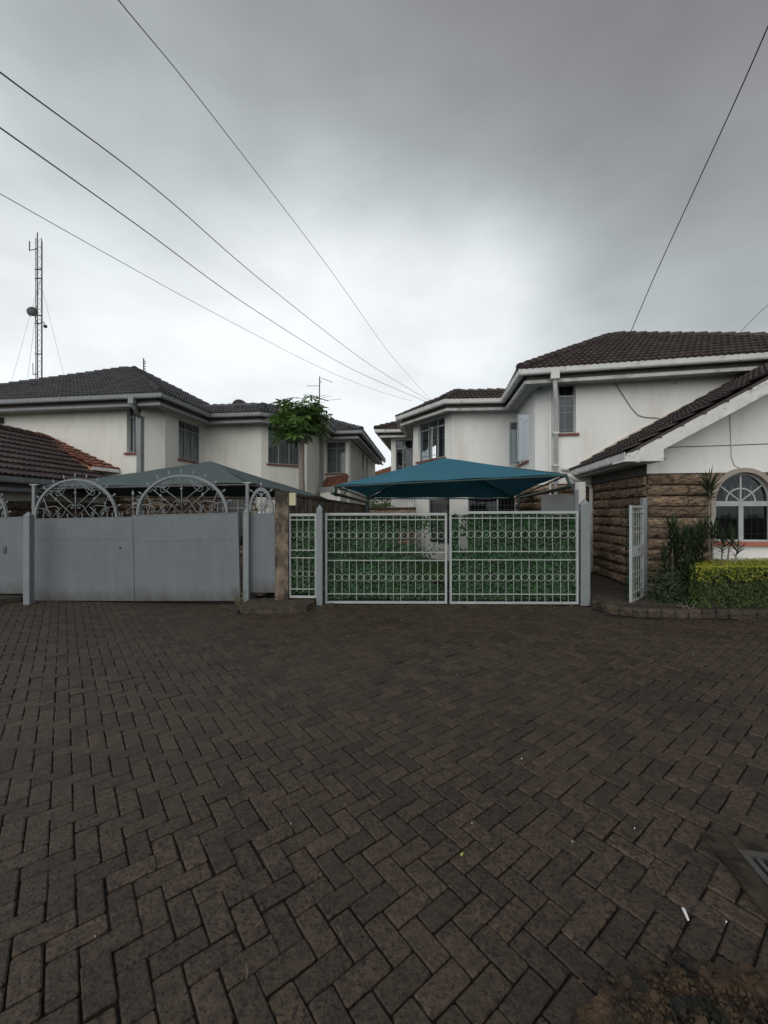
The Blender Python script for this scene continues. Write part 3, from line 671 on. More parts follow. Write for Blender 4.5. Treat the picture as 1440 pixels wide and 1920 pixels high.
window(Lw[0], Lw[1], low[0][0], hl, mull=(.5,), grille=.1, sill=None); window(Lw[0], Lw[1], low[0][1], hl, mull=(.5,), grille=.1, sill=None)
window(Lw[3], Lw[4], low[3][0], hl, mull=(.33,.66), transom=.8, grille=.12, sill=None, curtain=False)
eaves(hl, lp, ZE, 'gutter_g', 'fascia_g')
zz = lambda p, z: Vector((p.x, p.y, z))
apL = Vector((-11.22,18.38,8.12)); q = offset_path(lp, .04); q2 = offset_path(lp, 1.25); apG = G_ - U*4 + V*4 + Z*7.08
HV = (H_-G_).normalized()
rp = [[zz(q[0],ZE), zz(q[1],ZE), apL], [zz(q[1],ZE), zz(q[1]+V*10.4,ZE), apL],
      [zz(q[2],ZE), zz(q[3],ZE), zz(q2[3],ZE+.56), zz(q2[2],ZE+.56)], [zz(q[3],ZE), zz(q[4],ZE), zz(q2[4],ZE+.56), zz(q2[3],ZE+.56)], [zz(q[4],ZE), zz(q[5],ZE), zz(q2[5],ZE+.56), zz(q2[4],ZE+.56)],
      [zz(q[6]-U*8,ZE), zz(q[6],ZE), apG], [zz(q[6],ZE), zz(q[6]+HV*10.5,ZE), apG+HV*3, apG]]
rl = roof(hl, rp, 'tile', 130)
MB().prism([zz(q[6]+HV*10.5,ZE-.02), zz(q[6]+HV*10.5-U*8,ZE-.02), zz(q[6]-U*8,ZE-.02), zz(q[6],ZE-.02)], Z*.02).build('ceiling', M_['dark_in'], hl)
MB().add([apL, zz(q[0],ZE), zz(q[0]+V*10.4,ZE), zz(q[1]+V*10.4,ZE)], [(0,1,2),(0,2,3)]).build('roof_back', M_['tile'], hl)
ridge_caps(rl, zz(q[1],ZE+.05), apL, 'tile', .015); ridge_caps(rl, zz(q[0],ZE+.05), apL, 'tile', .015); ridge_caps(rl, zz(q[1]+V*10.4,ZE+.05), apL, 'tile', .015)
ridge_caps(rl, zz(q[3],ZE+.05), zz(q2[3],ZE+.60), 'tile', .01); ridge_caps(rl, zz(q[6],ZE+.05), apG, 'tile', .01)
ridge_caps(rl, zz(q2[2],ZE+.56), zz(q2[3],ZE+.56), 'tile', .02); ridge_caps(rl, zz(q2[3],ZE+.56), zz(q2[4],ZE+.56), 'tile', .02); ridge_caps(rl, zz(q2[4],ZE+.56), zz(q2[5],ZE+.56), 'tile', .02)
a = Lw[0]; b = Lw[1]; t, z = hit(a, b, 266, 775); wp = lambda A, B, px, py, out: (lambda r_: wmat(A, B, r_[0], r_[1], -out) @ Vector((0,0,0)))(hit(A, B, px, py))
# square downpipe with hopper on the front wall
hp = B_ + U*-1.02 + V*.06
MB().box((-.09,0,-.30),(.09,.14,-.10), wmat(A_, B_, (B_-A_).length-1.02, ZE, -.02)).build('hopper', M_['gutter_g'], hl)
p1 = wmat(A_, B_, (B_-A_).length-1.02, ZE-.28, .05) @ Vector((0,0,0)); t1 = hit(a, b, 266.5)
p2 = wmat(a, b, t1, 4.72, -.10) @ Vector((0,0,0)); pipe(hl, [p1, p2], .062, 'gutter_g', 'pipe_offset')
MB().box((-.075,-.16,0),(.075,-.02,4.76), wmat(a, b, t1, 0)).build('downpipe', M_['gutter_g'], hl)
t2 = hit(Lw[5], Lw[6], 600); MB().box((-.10,-.14,0),(.06,-.02,5.0), wmat(Lw[5], Lw[6], t2, 0)).build('downpipe', M_['gutter_g'], hl)
# orange tiled porch under the far window
pa, pb = P(604,914,17.9), P(646,909,17.6); pc, pd = P(655,893,18.88), P(613,897,19.12)
n_ = (pb-pa).cross(pd-pa).normalized(); pc = pd + (pb-pa).normalized()*(pc-pd).length
roof(hl, [[pa, pb, pc, pd]], 'tile_o', 20, 'porch_roof', gap=.22, row=.24)
MB().prism([P(597,914,17.88), P(646,909.5,17.58), P(646,916,17.58), P(597,923,17.88)], V*.04).build('fascia', M_['gutter_g'], hl)
MB().prism([zz(P(600,920,17.95),0), zz(P(638,918,17.7),0), zz(P(638,918,17.7),2.62), zz(P(600,920,17.95),2.62)], V*1.0).build('porch_wall', M_['wall_l'], hl)
MB().prism([P(631,918,17.6), P(690,938,27), P(690,945,27), P(631,929,17.6)], -U*.12).build('beam', M_['gutter_w'], hl)
# single-storey wing at the left
ae0, ae1 = Vector((-8.72,7.6,2.52)), Vector((-8.44,13.05,2.52)); rd0, rd1 = Vector((-11.45,7.4,4.10)), Vector((-11.12,13.7,4.10))
wa, wb = V2(-9.42,8.1), V2(-9.12,13.4)
wl = wall(wa, wb, 0, 1.95, 'stone_wall', M_['stone_dk'], hl, inset=.045); stones(wa, wb, 0, 1.95, wl, lo=.45, hi=.8)
wall(wa, wb, 1.95, 2.62, 'wall', M_['wall_l'], hl); wall(V2(-13,8.4), wa, 0, 2.5, 'wall', M_['wall_l'], hl)
ep = [V2(-8.72,7.6), V2(-8.44,13.05)]
eaves(hl, ep, 2.50, 'gutter_g', 'fascia_g', brackets=1.6)
ra = roof(hl, [[ae0+Vector((-.04,0,0)), ae1+Vector((-.04,0,0)), rd1, rd0]], 'tile_b', 110, 'wing_roof')
MB().add([ae0 + Vector((-.05,.02,-.02)), rd0 + Vector((0,.02,-.02)), rd0 + Vector((-2.7,0,-1.6))], [(0,1,2)]).build('gable', M_['wall_l'], hl)
MB().add([rd0, rd1, rd1 + Vector((-3,0,-1.8)), rd0 + Vector((-3,0,-1.8))], [(0,1,2,3)]).build('roof_back', M_['tile_b'], hl)
ridge_caps(ra, rd0, rd0 + (rd1-rd0)*.94, 'tile_b', .03); ridge_caps(ra, rd0 + (rd1-rd0)*.92, rd1 - Vector((0,.25,0)), 'tile_o', .035)
qa = wp(Lw[0], Lw[1], 222, 881, .02); qb = wp(Lw[0], Lw[1], 92, 821, .02); qc = P(86,828,12.75); qd = P(172,875,12.85)
nn_ = (qa-qd).cross(qb-qd)
qc = qd + (qb-qa) * .93
rs_ = roof(hl, [[qd, qa, qb, qc]], 'tile_o', 24, 'flashing_roof', gap=.25, row=.28)
MB().prism([qd + Vector((.0,0,-.10)), qa + Vector((.02,-.02,-.10)), qa + Vector((.02,-.02,.0)), qd + Vector((.0,0,.0))], Vector((.07,-.05,0))).build('gutter', M_['gutter_w'], hl)
MB().prism([qa, qb, qb + Z*.09, qa + Z*.05], -V*.02).build('mortar', M_['mortar_o'], hl)
MB().prism([qd - Z*.12, qa - Z*.12, qb - Z*.3, qc - Z*.3], Z*.08).build('flashing_base', M_['mortar_o'], hl)
MB().box((-.10,-.13,-.08),(.10,-.005,.11), wmat(Lw[0], Lw[1], hit(Lw[0],Lw[1],3), hit(Lw[0],Lw[1],3,790)[1])).build('wall_lamp', M_['black'], hl)

# ------------------------------------------------------------------ right house
hr = thing('house', (6, 14, 0), 'two-storey white house with white gutters, brown stone base and gabled wing beside the hedge', 'house')
P1, P2, P3, P4 = V2(3.43,10.43), V2(3.72,13.06), V2(1.93,13.18), V2(.44,15.7)
UR = Vector((.978,-.206,0)); Qr = P1 + UR*8.5; P5 = V2(-.42,18.0); P6 = V2(.74,17.88)
rpth = [P5 + V*12, P5, P6, P4, P3, P2, P1, Qr]
ol = offset_path(rpth, .65)
Rw = [ol[0], ol[1], ol[2], V2(1.13,15.88), V2(2.29,13.80), ol[5], V2(4.20,11.42), V2(4.56,10.93), V2(4.56,10.93)+UR*8.2]
ops = {1: [rng(Rw[1],Rw[2],742,774,825,905)], 3: [rng(Rw[3],Rw[4],783.5,834,796,866)], 5: [rng(Rw[5],Rw[6],974,991,765,842,1)], 7: [rng(Rw[7],Rw[8],1043,1080,718,812,1)]}
t_ = ops[5][0]; ops[5] = [(t_[0], t_[1], 3.20, 4.62)]
low = {3: [rng(Rw[3],Rw[4],803,843,930,975)], 4: [rng(Rw[4],Rw[5],877,968,930,1000)]}
low[3] = [(low[3][0][0], low[3][0][1], .55, 2.15)]; low[4] = [(low[4][0][0], low[4][0][1], .35, 2.15)]
for i in range(8):
    a, b = Rw[i], Rw[i+1]
    wall(a, b, 2.42, ZE-.2, 'wall', M_['wall_r'], hr, ops.get(i, ()))
    if i in (5, 6, 7):
        lw = wall(a, b, 0, 2.42, 'stone_wall', M_['stone_dk'], hr, inset=.045)
        stones(a, b, .22 if i == 7 else 0, 2.40, lw, tmax=(1.1 if i == 7 else None))
    else: wall(a, b, 0, 2.42, 'wall', M_['wall_r'], hr, low.get(i, ()))
wall(Rw[8], Rw[8]+V*14, 0, ZE-.2, 'wall', M_['wall_r'], hr); wall(Rw[8]+V*14, Rw[0], 0, ZE-.2, 'wall', M_['wall_r'], hr)
window(Rw[1], Rw[2], ops[1][0], hr, fm='frame_d', mull=(.52,), transom=.80, sill=None, curtain=False, grille=.11, open_=((0,25,-1),))
window(Rw[3], Rw[4], ops[3][0], hr, fm='frame_w', mull=(.36,.68), transom=.80, curtain=False, grille=.12, gh=(.12,.5,.6), open_=((1,22,-1),), gm='frame_w')
window(Rw[5], Rw[6], ops[5][0], hr, fm='frame_w', mull=(.33,.66), curtain=True, sill='sill', open_=((0,95,-1),(2,60,1)))
window(Rw[7], Rw[8], ops[7][0], hr, fm='frame_w', transom=.76, curtain=False, grille=.26, gh=(.1,.45,.58), depth=.10, gm='frame_w')
window(Rw[3], Rw[4], low[3][0], hr, fm='frame_w', curtain=False, grille=.105, gh=(.3,.6,.88), sill=None, gm='frame_w', depth=.02)
window(Rw[4], Rw[5], low[4][0], hr, fm='frame_w', mull=(.62,), curtain=False, grille=.12, gh=(.4,.78,.86), sill=None, gm='frame_w', depth=.02)
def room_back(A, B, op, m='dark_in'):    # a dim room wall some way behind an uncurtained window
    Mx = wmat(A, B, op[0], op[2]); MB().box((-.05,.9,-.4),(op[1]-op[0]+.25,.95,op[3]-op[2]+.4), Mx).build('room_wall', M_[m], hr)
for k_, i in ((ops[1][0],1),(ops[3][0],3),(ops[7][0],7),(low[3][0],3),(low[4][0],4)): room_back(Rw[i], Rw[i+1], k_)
eaves(hr, rpth, ZE, 'gutter_w', 'fascia_w', width=.66)
apR = Vector((7.56,13.54,7.51)); q = offset_path(rpth, .04); q2 = offset_path(rpth, 1.15)
rr_ = [[zz(q[6],ZE), zz(q[7],ZE), apR], [zz(q[6]+V*7.3,ZE), zz(q[6],ZE), apR],
       [zz(q[3],ZE), zz(q[4],ZE), zz(q2[4],ZE+.54), zz(q2[3],ZE+.54)], [zz(q[4],ZE), zz(q[5],ZE), zz(q2[5],ZE+.54), zz(q2[4],ZE+.54)],
       [zz(q[1],ZE), zz(q[1]+U*6,ZE), zz(q[1]+(U+V)*3,ZE+1.33)], [zz(q[1]+V*12,ZE), zz(q[1],ZE), zz(q[1]+(U+V)*3,ZE+1.33), zz(q[1]+U*3+V*11,ZE+1.33)]]
rr2 = roof(hr, rr_, 'tile_b', 190)
MB().add([apR, zz(q[7],ZE), zz(q[7]+V*8,ZE), zz(q[6]+V*7.3,ZE)], [(0,1,2),(0,2,3)]).build('roof_back', M_['tile_b'], hr)
ridge_caps(rr2, zz(q[6],ZE+.05), apR, 'tile_b', .01); ridge_caps(rr2, zz(q[7],ZE+.05), apR, 'tile_b', .01); ridge_caps(rr2, zz(q[6]+V*7.3,ZE+.05), apR, 'tile_b', .01)
ridge_caps(rr2, zz(q[4],ZE+.05), zz(q2[4],ZE+.6), 'tile_b', .01); ridge_caps(rr2, zz(q2[4],ZE+.54), zz(q2[5],ZE+.54), 'tile_b', .0); ridge_caps(rr2, zz(q2[3],ZE+.54), zz(q2[4],ZE+.54), 'tile_b', .0)
ridge_caps(rr2, zz(q[1],ZE+.05), zz(q[1]+(U+V)*3,ZE+1.38), 'tile_b', .01)
# downpipes
a, b = Rw[7], Rw[8]; t1 = hit(a, b, 1041)
MB().box((-.10,.0,-.30),(.10,.14,-.07), wmat(P1, Qr, hit(P1, Qr, 1041), ZE, -.03)).build('hopper', M_['gutter_w'], hr)
p0 = wmat(P1, Qr, hit(P1, Qr, 1041), ZE-.28, .06) @ Vector((0,0,0)); m1 = wmat(a, b, t1, 0, -.10)
pipe(hr, [p0, m1 @ Vector((0,0,4.6)), m1 @ Vector((0,0,.1))], .055, 'gutter_w')
m2 = wmat(a, b, t1-.13, 0, -.04); pipe(hr, [m2 @ Vector((0,0,4.95)), m2 @ Vector((0,0,.4))], .028, 'gutter_w', 'waste_pipe')
for z in (2.9, 3.75): MB().box((-.075,-.06,-.02),(.075,.12,.02), wmat(a, b, t1, z, -.10)).build('pipe_clip', M_['gutter_w'], hr)
m3 = wmat(a, b, t1+.2, 2.78, -.07); pipe(hr, [m3 @ Vector((-.05,0,.02)), m3 @ Vector((.35,0,.0)), m3 @ Vector((.7,0,-.03))], .045, 'gutter_w', 'pipe_branch')
MB().box((-.035,-.02,-.03),(.035,.01,.03), wmat(a, b, *hit(a, b, 1264, 719))).build('wall_vent', M_['gutter_w'], hr)
# gabled wing
ea, ef = V2(4.34,7.40), V2(4.89,10.80); wz = 2.75; pit = .557
ws0, ws1 = V2(5.42,10.74), V2(5.12,8.00); wf1 = ws1 + U*7.0
arc_t, arc_w, arc_z, arc_h, sill_z = 1.685, .49, 1.872, .545, 1.11
lw = wall(ws0, ws1, 0, 2.40, 'stone_wall', M_['stone_dk'], hr, inset=.045); stones(ws0, ws1, .11, 2.38, lw, hi=.7, course=.206)
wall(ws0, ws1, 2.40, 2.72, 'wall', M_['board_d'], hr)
def gwall(name, t0, t1, zb, zt, m, th=.2, y0=0):     # front gable wall in strips that follow arch and rake
    mb = MB(); n = max(1, int((t1-t0)/.04)) if (t0 < arc_t < t1) else max(1, int((t1-t0)/1.0))
    for i in range(n):
        ta, tb = t0+(t1-t0)*i/n, t0+(t1-t0)*(i+1)/n; Mx = wmat(ws1, wf1, 0, 0, y0)
        mb.prism([Mx @ Vector((ta,0,zb(ta))), Mx @ Vector((tb,0,zb(tb))), Mx @ Vector((tb,0,zt(tb))), Mx @ Vector((ta,0,zt(ta)))], (Mx.to_3x3() @ Vector((0,th,0))))
    return mb.build(name, m, hr)
rake = lambda t: wz + pit*(t + .78 if t + .78 < 5 else 10 - t - .78) - .12
arch = lambda t: arc_z + arc_h*math.sqrt(max(0, 1-((t-arc_t)/arc_w)**2))
tl, tr = arc_t-arc_w, arc_t+arc_w
gwall('wall', 0, tl, lambda t: 2.42, rake, M_['wall_r']); gwall('wall', tr, 7, lambda t: 2.42, rake, M_['wall_r'])
gwall('wall', tl, tr, lambda t: max(2.42, arch(t)+.03), rake, M_['wall_r'])
gwall('wall', tl-.02, tr+1.6, lambda t: 0, lambda t: sill_z, M_['wall_r'], y0=-.006)
fl = gwall('stone_wall', 0, tl-.09, lambda t: 0, lambda t: 2.41, M_['stone_dk'], y0=.05)
gwall('spandrel', tl-.09, tr+.09, lambda t: arch(t)+.07, lambda t: 2.415, M_['stone'], th=.1, y0=-.035)
stones(ws1, wf1, .115, 2.40, fl, course=.2075, tmax=tl-.086); 
fr_ = gwall('stone_wall', tr+.09, 7, lambda t: sill_z, lambda t: 2.41, M_['stone_dk'], y0=.05); stones(ws1, wf1, sill_z, 2.40, fr_, tmin=tr+.10, tmax=5)
def arch_ring(name, w0, w1, h0, h1, ya, yb, m, parent, z0=None, n=28, base=True):
    Mx = wmat(ws1, wf1, arc_t, arc_z); pts = []; zb = (sill_z if z0 is None else z0) - arc_z
    ins = [(-w0, zb)] + [(-w0*math.cos(math.pi*i/n), h0*math.sin(math.pi*i/n)) for i in range(n+1)] + [(w0, zb)]
    out = [(-w1, zb)] + [(-w1*math.cos(math.pi*i/n), h1*math.sin(math.pi*i/n)) for i in range(n+1)] + [(w1, zb)]
    if not base: ins, out = ins[1:-1], out[1:-1]
    mb = MB(); k = len(ins); vs = [Mx @ Vector((x, y, z)) for y in (ya, yb) for L_ in (ins, out) for x, z in L_]
    fs = []
    for i in range(k-1):
        fs += [(i, i+1, k+i+1, k+i), (2*k+i, 3*k+i, 3*k+i+1, 2*k+i+1), (k+i, k+i+1, 3*k+i+1, 3*k+i), (i, 2*k+i, 2*k+i+1, i+1)]
    fs += [(0, k, 3*k, 2*k), (k-1, 3*k-1, 4*k-1, 2*k-1)]
    return mb.add(vs, fs).build(name, m, parent)
aw = arch_ring('window', arc_w-.035, arc_w+.001, arc_h-.035, arc_h+.001, .05, .10, M_['frame_w'], hr, sill_z+.002)
arch_ring('surround', arc_w+.002, arc_w+.085, arc_h+.002, arc_h+.085, -.055, .20, mat('arch surround render', (.27,.235,.195),(.36,.325,.28),.85,4,6,.1), aw, sill_z+.003)
arch_ring('glazing_arc', .235, .262, .235, .262, .06, .09, M_['frame_w'], aw, base=False)
Mx = wmat(ws1, wf1, arc_t, arc_z)
f = MB(); f.box((-arc_w+.04,.045,-.09),(arc_w-.04,.105,.005), Mx); f.box((-.04,.05,sill_z-arc_z+.035),(.04,.10,-.09), Mx); f.box((-arc_w+.04,.05,sill_z-arc_z+.003),(arc_w-.04,.10,sill_z-arc_z+.035), Mx)
f.box((-.014,.06,.005),(.014,.09,arc_h-.035), Mx); f.build('glazing_bar', M_['frame_w'], aw)
for s in (-1, 1):
    MB().box((-.011,.06,0),(.011,.09,.58), Mx @ Matrix.Rotation(s*R(50), 4, 'Y')).build('glazing_bar', M_['frame_w'], aw)
for s in (-1, 1):
    MB().box((min(0,s*(arc_w-.02)),.072,sill_z-arc_z+.01),(max(0,s*(arc_w-.02)),.076,-.03), Mx).build('pane', M_['glass'], aw)
mb = MB(); vs = [Mx @ Vector((-arc_w*.97*math.cos(math.pi*i/24), .074, arc_h*.96*math.sin(math.pi*i/24))) for i in range(25)]; mb.add(vs, [tuple(range(25))]).build('pane', M_['glass'], aw)
g = MB()
for i in range(9): g.box((-.45+i*.113-.007,.13,sill_z-arc_z+.02),(-.45+i*.113+.007,.144,.02 if abs(-.45+i*.113) > .3 else .3), Mx)
for z in (-.62,-.30): g.box((-arc_w+.02,.125,z-.008),(arc_w-.02,.15,z+.008), Mx)
g.build('grille', M_['frame_w'], aw)
MB().box((-arc_w-.08,-.09,sill_z-arc_z-.075),(arc_w+.08,.04,sill_z-arc_z), Mx).build('sill', M_['sill_o'], aw)
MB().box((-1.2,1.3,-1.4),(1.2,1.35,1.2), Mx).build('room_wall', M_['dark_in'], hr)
# wing roof, gutter and barge board
eaves(hr, [ef, ea], wz, 'gutter_w', 'fascia_w', nb=6, brackets=.85, width=.60, k_=.55)
nr = ea + U*.04; fr2 = ef + U*.04
rw = roof(hr, [[zz(fr2,wz), zz(nr,wz), zz(nr+U*5,wz+5*pit), zz(V2(9.72,9.82),wz+5*pit)]], 'tile_b', 90, 'wing_roof')
MB().add([zz(nr+U*5,wz+5*pit), zz(nr+U*9.4,wz+.5*pit), zz(nr+U*9.4+V*3,wz+.5*pit), zz(nr+U*5+V*3,wz+5*pit)], [(0,1,2,3)]).build('roof_back', M_['tile_b'], hr)
Mr = Matrix(((U.x, V.x, 0, nr.x), (U.y, V.y, 0, nr.y), (0,0,1,wz), (0,0,0,1)))
rk = lambda t, dz: Mr @ Vector((t, .0, t*pit + dz))
MB().prism([rk(0,-.165), rk(.245,-.30), rk(5,-.30), rk(5,-.035), rk(0,-.035)], V*.03).build('barge_board', M_['gutter_w'], hr)
MB().prism([rk(0,-.035)+V*.005, rk(5,-.035)+V*.005, rk(5,-.0)+V*.005, rk(0,-.0)+V*.005], V*.05).build('roof_batten', M_['tile_b'], hr)
MB().prism([Mr @ Vector(v) for v in ((-.05,-.012,-.17),(.60,-.012,-.17),(.60,-.012,.032),(.0,-.012,-.28+.26))], V*.55).build('eave_box', M_['gutter_w'], hr)
MB().prism([rk(.6,-.30)+V*.03, rk(5,-.30)+V*.03, rk(5,-.27)+V*.03, rk(.6,-.27)+V*.03], V*.62).build('soffit_board', M_['soffit'], hr)
for k in range(13):
    MB().box((.15+k*.36,-.022,-.004),(.21+k*.36,.02,.028), Mr @ Matrix.Translation((0,0,(.18+k*.36)*pit-.055))).build('tile_clip', M_['tile_b'], rw)
def on_wall(s):
    w_ = Rw[7] + UR*s; return w_ + Z*(wz + pit*((w_-ef).dot(U)) + .05)
MB().prism([on_wall(.6), on_wall(3.1), on_wall(3.0)+Z*.05, on_wall(1.6)+Z*.07, on_wall(.6)+Z*.035], Vector((0,-.018,0))).build('mortar', M_['mortar_p'], hr)
pipe(hr, [Vector((4.62,10.3,2.60)), Vector((4.98,10.45,2.42)), Vector((5.28,10.5,2.34)), Vector((5.30,10.5,2.2)), Vector((5.30,10.5,.14))], .05, 'gutter_w')

# distant house seen in the gap between the two
fh = thing('house', (1.0, 46, 0), 'distant house with red tiled roof, seen between the cream and white houses', 'house')
MB().box((-3,46,0),(7,54,5.2)).build('wall', M_['wall_l'], fh)
roof(fh, [[(-3.5,45.5,5.2),(7.5,45.5,5.2),(4.2,49,7.6),(2.3,49,7.6)], [(-3.5,53,5.2),(-3.5,45.5,5.2),(2.3,49,7.6)]], 'tile_o', 80, gap=.4, row=.45)
# ------------------------------------------------------------------ ironwork helpers
def scroll_pts(p, q, kind='C', flip=1, turn=6.6, n=60, tight=1.7):
    """a wrought scroll in the x-z plane whose two eyes sit at p and q"""
    K = 2*(tight+1)*turn; x = z = 0.0; h = 0.0; pts = []
    for i in range(n+1):
        s = i/n; k = K*abs(1-2*s)**tight
        if kind == 'S' and s > .5: k = -k
        pts.append((x, z)); h += k/n*flip; x += math.cos(h)/n; z += math.sin(h)/n
    m = n//7; c0 = (sum(a for a, b in pts[:m])/m, sum(b for a, b in pts[:m])/m); c1 = (sum(a for a, b in pts[-m:])/m, sum(b for a, b in pts[-m:])/m)
    dx, dz = c1[0]-c0[0], c1[1]-c0[1]; l2 = dx*dx+dz*dz; px, pz = q[0]-p[0], q[1]-p[1]
    a = (px*dx+pz*dz)/l2; b = (pz*dx-px*dz)/l2
    return [(p[0]+a*(u-c0[0])-b*(w-c0[1]), p[1]+b*(u-c0[0])+a*(w-c0[1])) for u, w in pts]
def leaf_matrix(a, b, z_up=Vector((0,0,1))):
    d = (b-a).normalized(); y = Vector((-d.y, d.x, 0)).normalized(); z = d.cross(y).normalized()
    if z.z < 0: z = -z
    return Matrix(((d.x, y.x, z.x, a.x), (d.y, y.y, z.y, a.y), (d.z, y.z, z.z, a.z), (0,0,0,1)))
T3 = lambda M, pts, y=0: [M @ Vector((x, y, z)) for x, z in pts]
SPK = MB(); SPK.add([(0,0,.115),(-.02,0,.055),(0,.007,.05),(.02,0,.055),(0,-.007,.05),(0,0,.045)], [(0,1,2),(0,2,3),(0,3,4),(0,4,1),(5,2,1),(5,3,2),(5,4,3),(5,1,4)])
SPK.box((-.005,-.005,-.01),(.005,.005,.05)); SPKM = mesh_data('spike', SPK.v, SPK.f, M_['steel_post'])
def pk():
    m = MB(); m.lathe([(.011,-.02),(.011,.075),(.006,.088),(.001,.092)], 8); return mesh_data('picket', m.v, m.f, M_['steel_post'], True)
PKM = pk()
def arch_work(t, M, cx, z0, rx, rz, spikes=11, small=False):
    """half-round of scrollwork standing on the sheet"""
    e = lambda a, f=1.0: (cx - f*rx*math.cos(a), z0 + f*rz*math.sin(a)); N = 30
    ring = MB()
    for f, r in ((1.0, .0), (.93, .0)):
        pass
    vs = []; fs = []
    for i in range(N+1):      # flat bar of the arch, 45 mm wide
        a = math.pi*i/N; o_ = e(a); k_ = e(a, 1 - (.05 if not small else .13))
        vs += [M @ Vector((o_[0], -.022, o_[1])), M @ Vector((o_[0], .022, o_[1])), M @ Vector((k_[0], .022, k_[1])), M @ Vector((k_[0], -.022, k_[1]))]
    for i in range(N):
        for j in range(4): fs.append((i*4+j, i*4+(j+1)%4, i*4+4+(j+1)%4, i*4+4+j))
    MB().add(vs, fs).build('arch', M_['steel_post'], t)
    for i in range(spikes):
        a = math.pi*(i+.5)/spikes if small else math.pi*(.09 + .82*i/(spikes-1)); o_ = e(a); nx, nz = -math.cos(a)/rx, math.sin(a)/rz; an = math.atan2(nx, nz)
        place('spike', SPKM, t, M @ Matrix.Translation((o_[0], 0, o_[1])) @ Matrix.Rotation(an, 4, 'Y'))
    def S(p, q, kind='C', flip=1, r=.0068, tw=6.6):
        pp = (cx + p[0]*rx, z0 + p[1]*rz); qq = (cx + q[0]*rx, z0 + q[1]*rz)
        MB().tube(T3(M, scroll_pts(pp, qq, kind, flip, tw)), r, 5).build('scroll', M_['steel_post'], t, True)
    def bar(p, q, r=.008):
        MB().tube(T3(M, [(cx+p[0]*rx, z0+p[1]*rz), (cx+q[0]*rx, z0+q[1]*rz)]), r, 5).build('spoke', M_['steel_post'], t, True)
    def knob(p, r=.026, l=1.6):
        mm = M @ Matrix.Translation((cx+p[0]*rx, 0, z0+p[1]*rz)); MB().lathe([(.002,-r*l),(r*.5,-r*l*.55),(r,0),(r*.5,r*l*.55),(.002,r*l)], 10, mm).build('knob', M_['steel_post'], t, True)
    if small:
        for s in (-1, 1):
            S((s*.10,.72),(s*.62,.30),'S',s); S((s*.16,.30),(s*.72,.06),'C',s,tw=6); bar((0,.0),(s*.5,.5),.006); S((s*.38,.66),(s*.10,.45),'C',-s,tw=6)
            for p in ((s*.45,.42),(s*.30,.80),(s*.68,.20)):
                mm = M @ Matrix.Translation((cx+p[0]*rx, -.004, z0+p[1]*rz)) @ Matrix.Rotation(s*.8+p[0], 4, 'Y')
                MB().add([mm @ Vector(v) for v in ((0,0,-.035),(.02,0,-.005),(.012,.004,.02),(0,0,.045),(-.012,.004,.02),(-.02,0,-.005))], [(0,1,2,3,4,5)]).build('iron_leaf', M_['steel_post'], t)
        bar((0,0),(0,.86),.007); knob((0,.5),.018); return
    bar((0,0),(0,.76)); knob((0,.64))
    for s in (-1, 1):
        bar((0,.0),(s*.64,.66)); knob((s*.46,.475))
        bar((0,.30),(s*.40,.66)); bar((s*.60,.0),(s*.80,.62)) ; bar((s*.60,.0),(s*.34,.28))
        S((s*.07,.82),(s*.42,.66),'S',-s); S((s*.37,.80),(s*.68,.62),'S',s)
        S((s*.60,.62),(s*.80,.46),'C',-s,tw=6.2); S((s*.09,.26),(s*.40,.12),'S',-s); S((s*.46,.20),(s*.72,.17),'C',-s,tw=6.2); S((s*.66,.10),(s*.92,.16),'C',-s,tw=6.2)
        S((s*.28,.88),(s*.40,.74),'C',s,tw=5.4)
def sheet_leaf(a, b, H, label, seam, arch_c=None, rx=.84, rz=.74, group=None, pick=(), handle=None, left_seam=False):
    t = thing('gate_leaf', a.copy(), label, 'gate', group); M = leaf_matrix(a, b); Wd = (b-a).length
    f = MB(); g = .035
    f.box((0,.004,0),(g,.04,H),M).box((Wd-g,.004,0),(Wd,.04,H),M).box((g,.004,0),(Wd-g,.04,g),M).box((g,.004,H-g),(Wd-g,.04,H),M); f.build('frame', M_['steel_post'], t)
    if seam:
        MB().box((.002,-.002,.002),(Wd-.002,.003,seam-.003),M).build('sheet', M_['steel'], t); MB().box((.002,-.004,seam+.0),(Wd-.002,.001,H-.001),M).build('sheet', M_['steel'], t)
        MB().box((.0,-.012,H-.004),(Wd,.03,H+.006),M).build('top_rail', M_['steel_post'], t)
    else: MB().box((.002,-.003,.002),(Wd-.002,.002,H-.001),M).build('sheet', M_['steel'], t)
    if arch_c is not None: arch_work(t, M, arch_c, H, rx, rz)
    for x in pick: place('picket', PKM, t, M @ Matrix.Translation((x, .012, H)))
    return t, M
def post(x, y, w, z0, z1, label, cap=.08, dp=None, sm='steel_post', name='gate_post', rot=0):
    t = thing(name, (x, y, z0), label, 'gate post', 'gate posts'); dp = dp or w
    M = Matrix.Translation((x, y, 0)) @ Matrix.Rotation(rot, 4, 'Z')
    MB().bbox((-w/2,-dp/2,z0),(w/2,dp/2,z1),M,.004).build('shaft', M_[sm], t)
    if cap: MB().add([M @ Vector(v) for v in ((-w/2-.004,-dp/2-.004,z1),(w/2+.004,-dp/2-.004,z1),(w/2+.004,dp/2+.004,z1),(-w/2-.004,dp/2+.004,z1),(0,0,z1+cap))], [(0,1,4),(1,2,4),(2,3,4),(3,0,4),(3,2,1,0)]).build('cap', M_[sm], t)
    return t
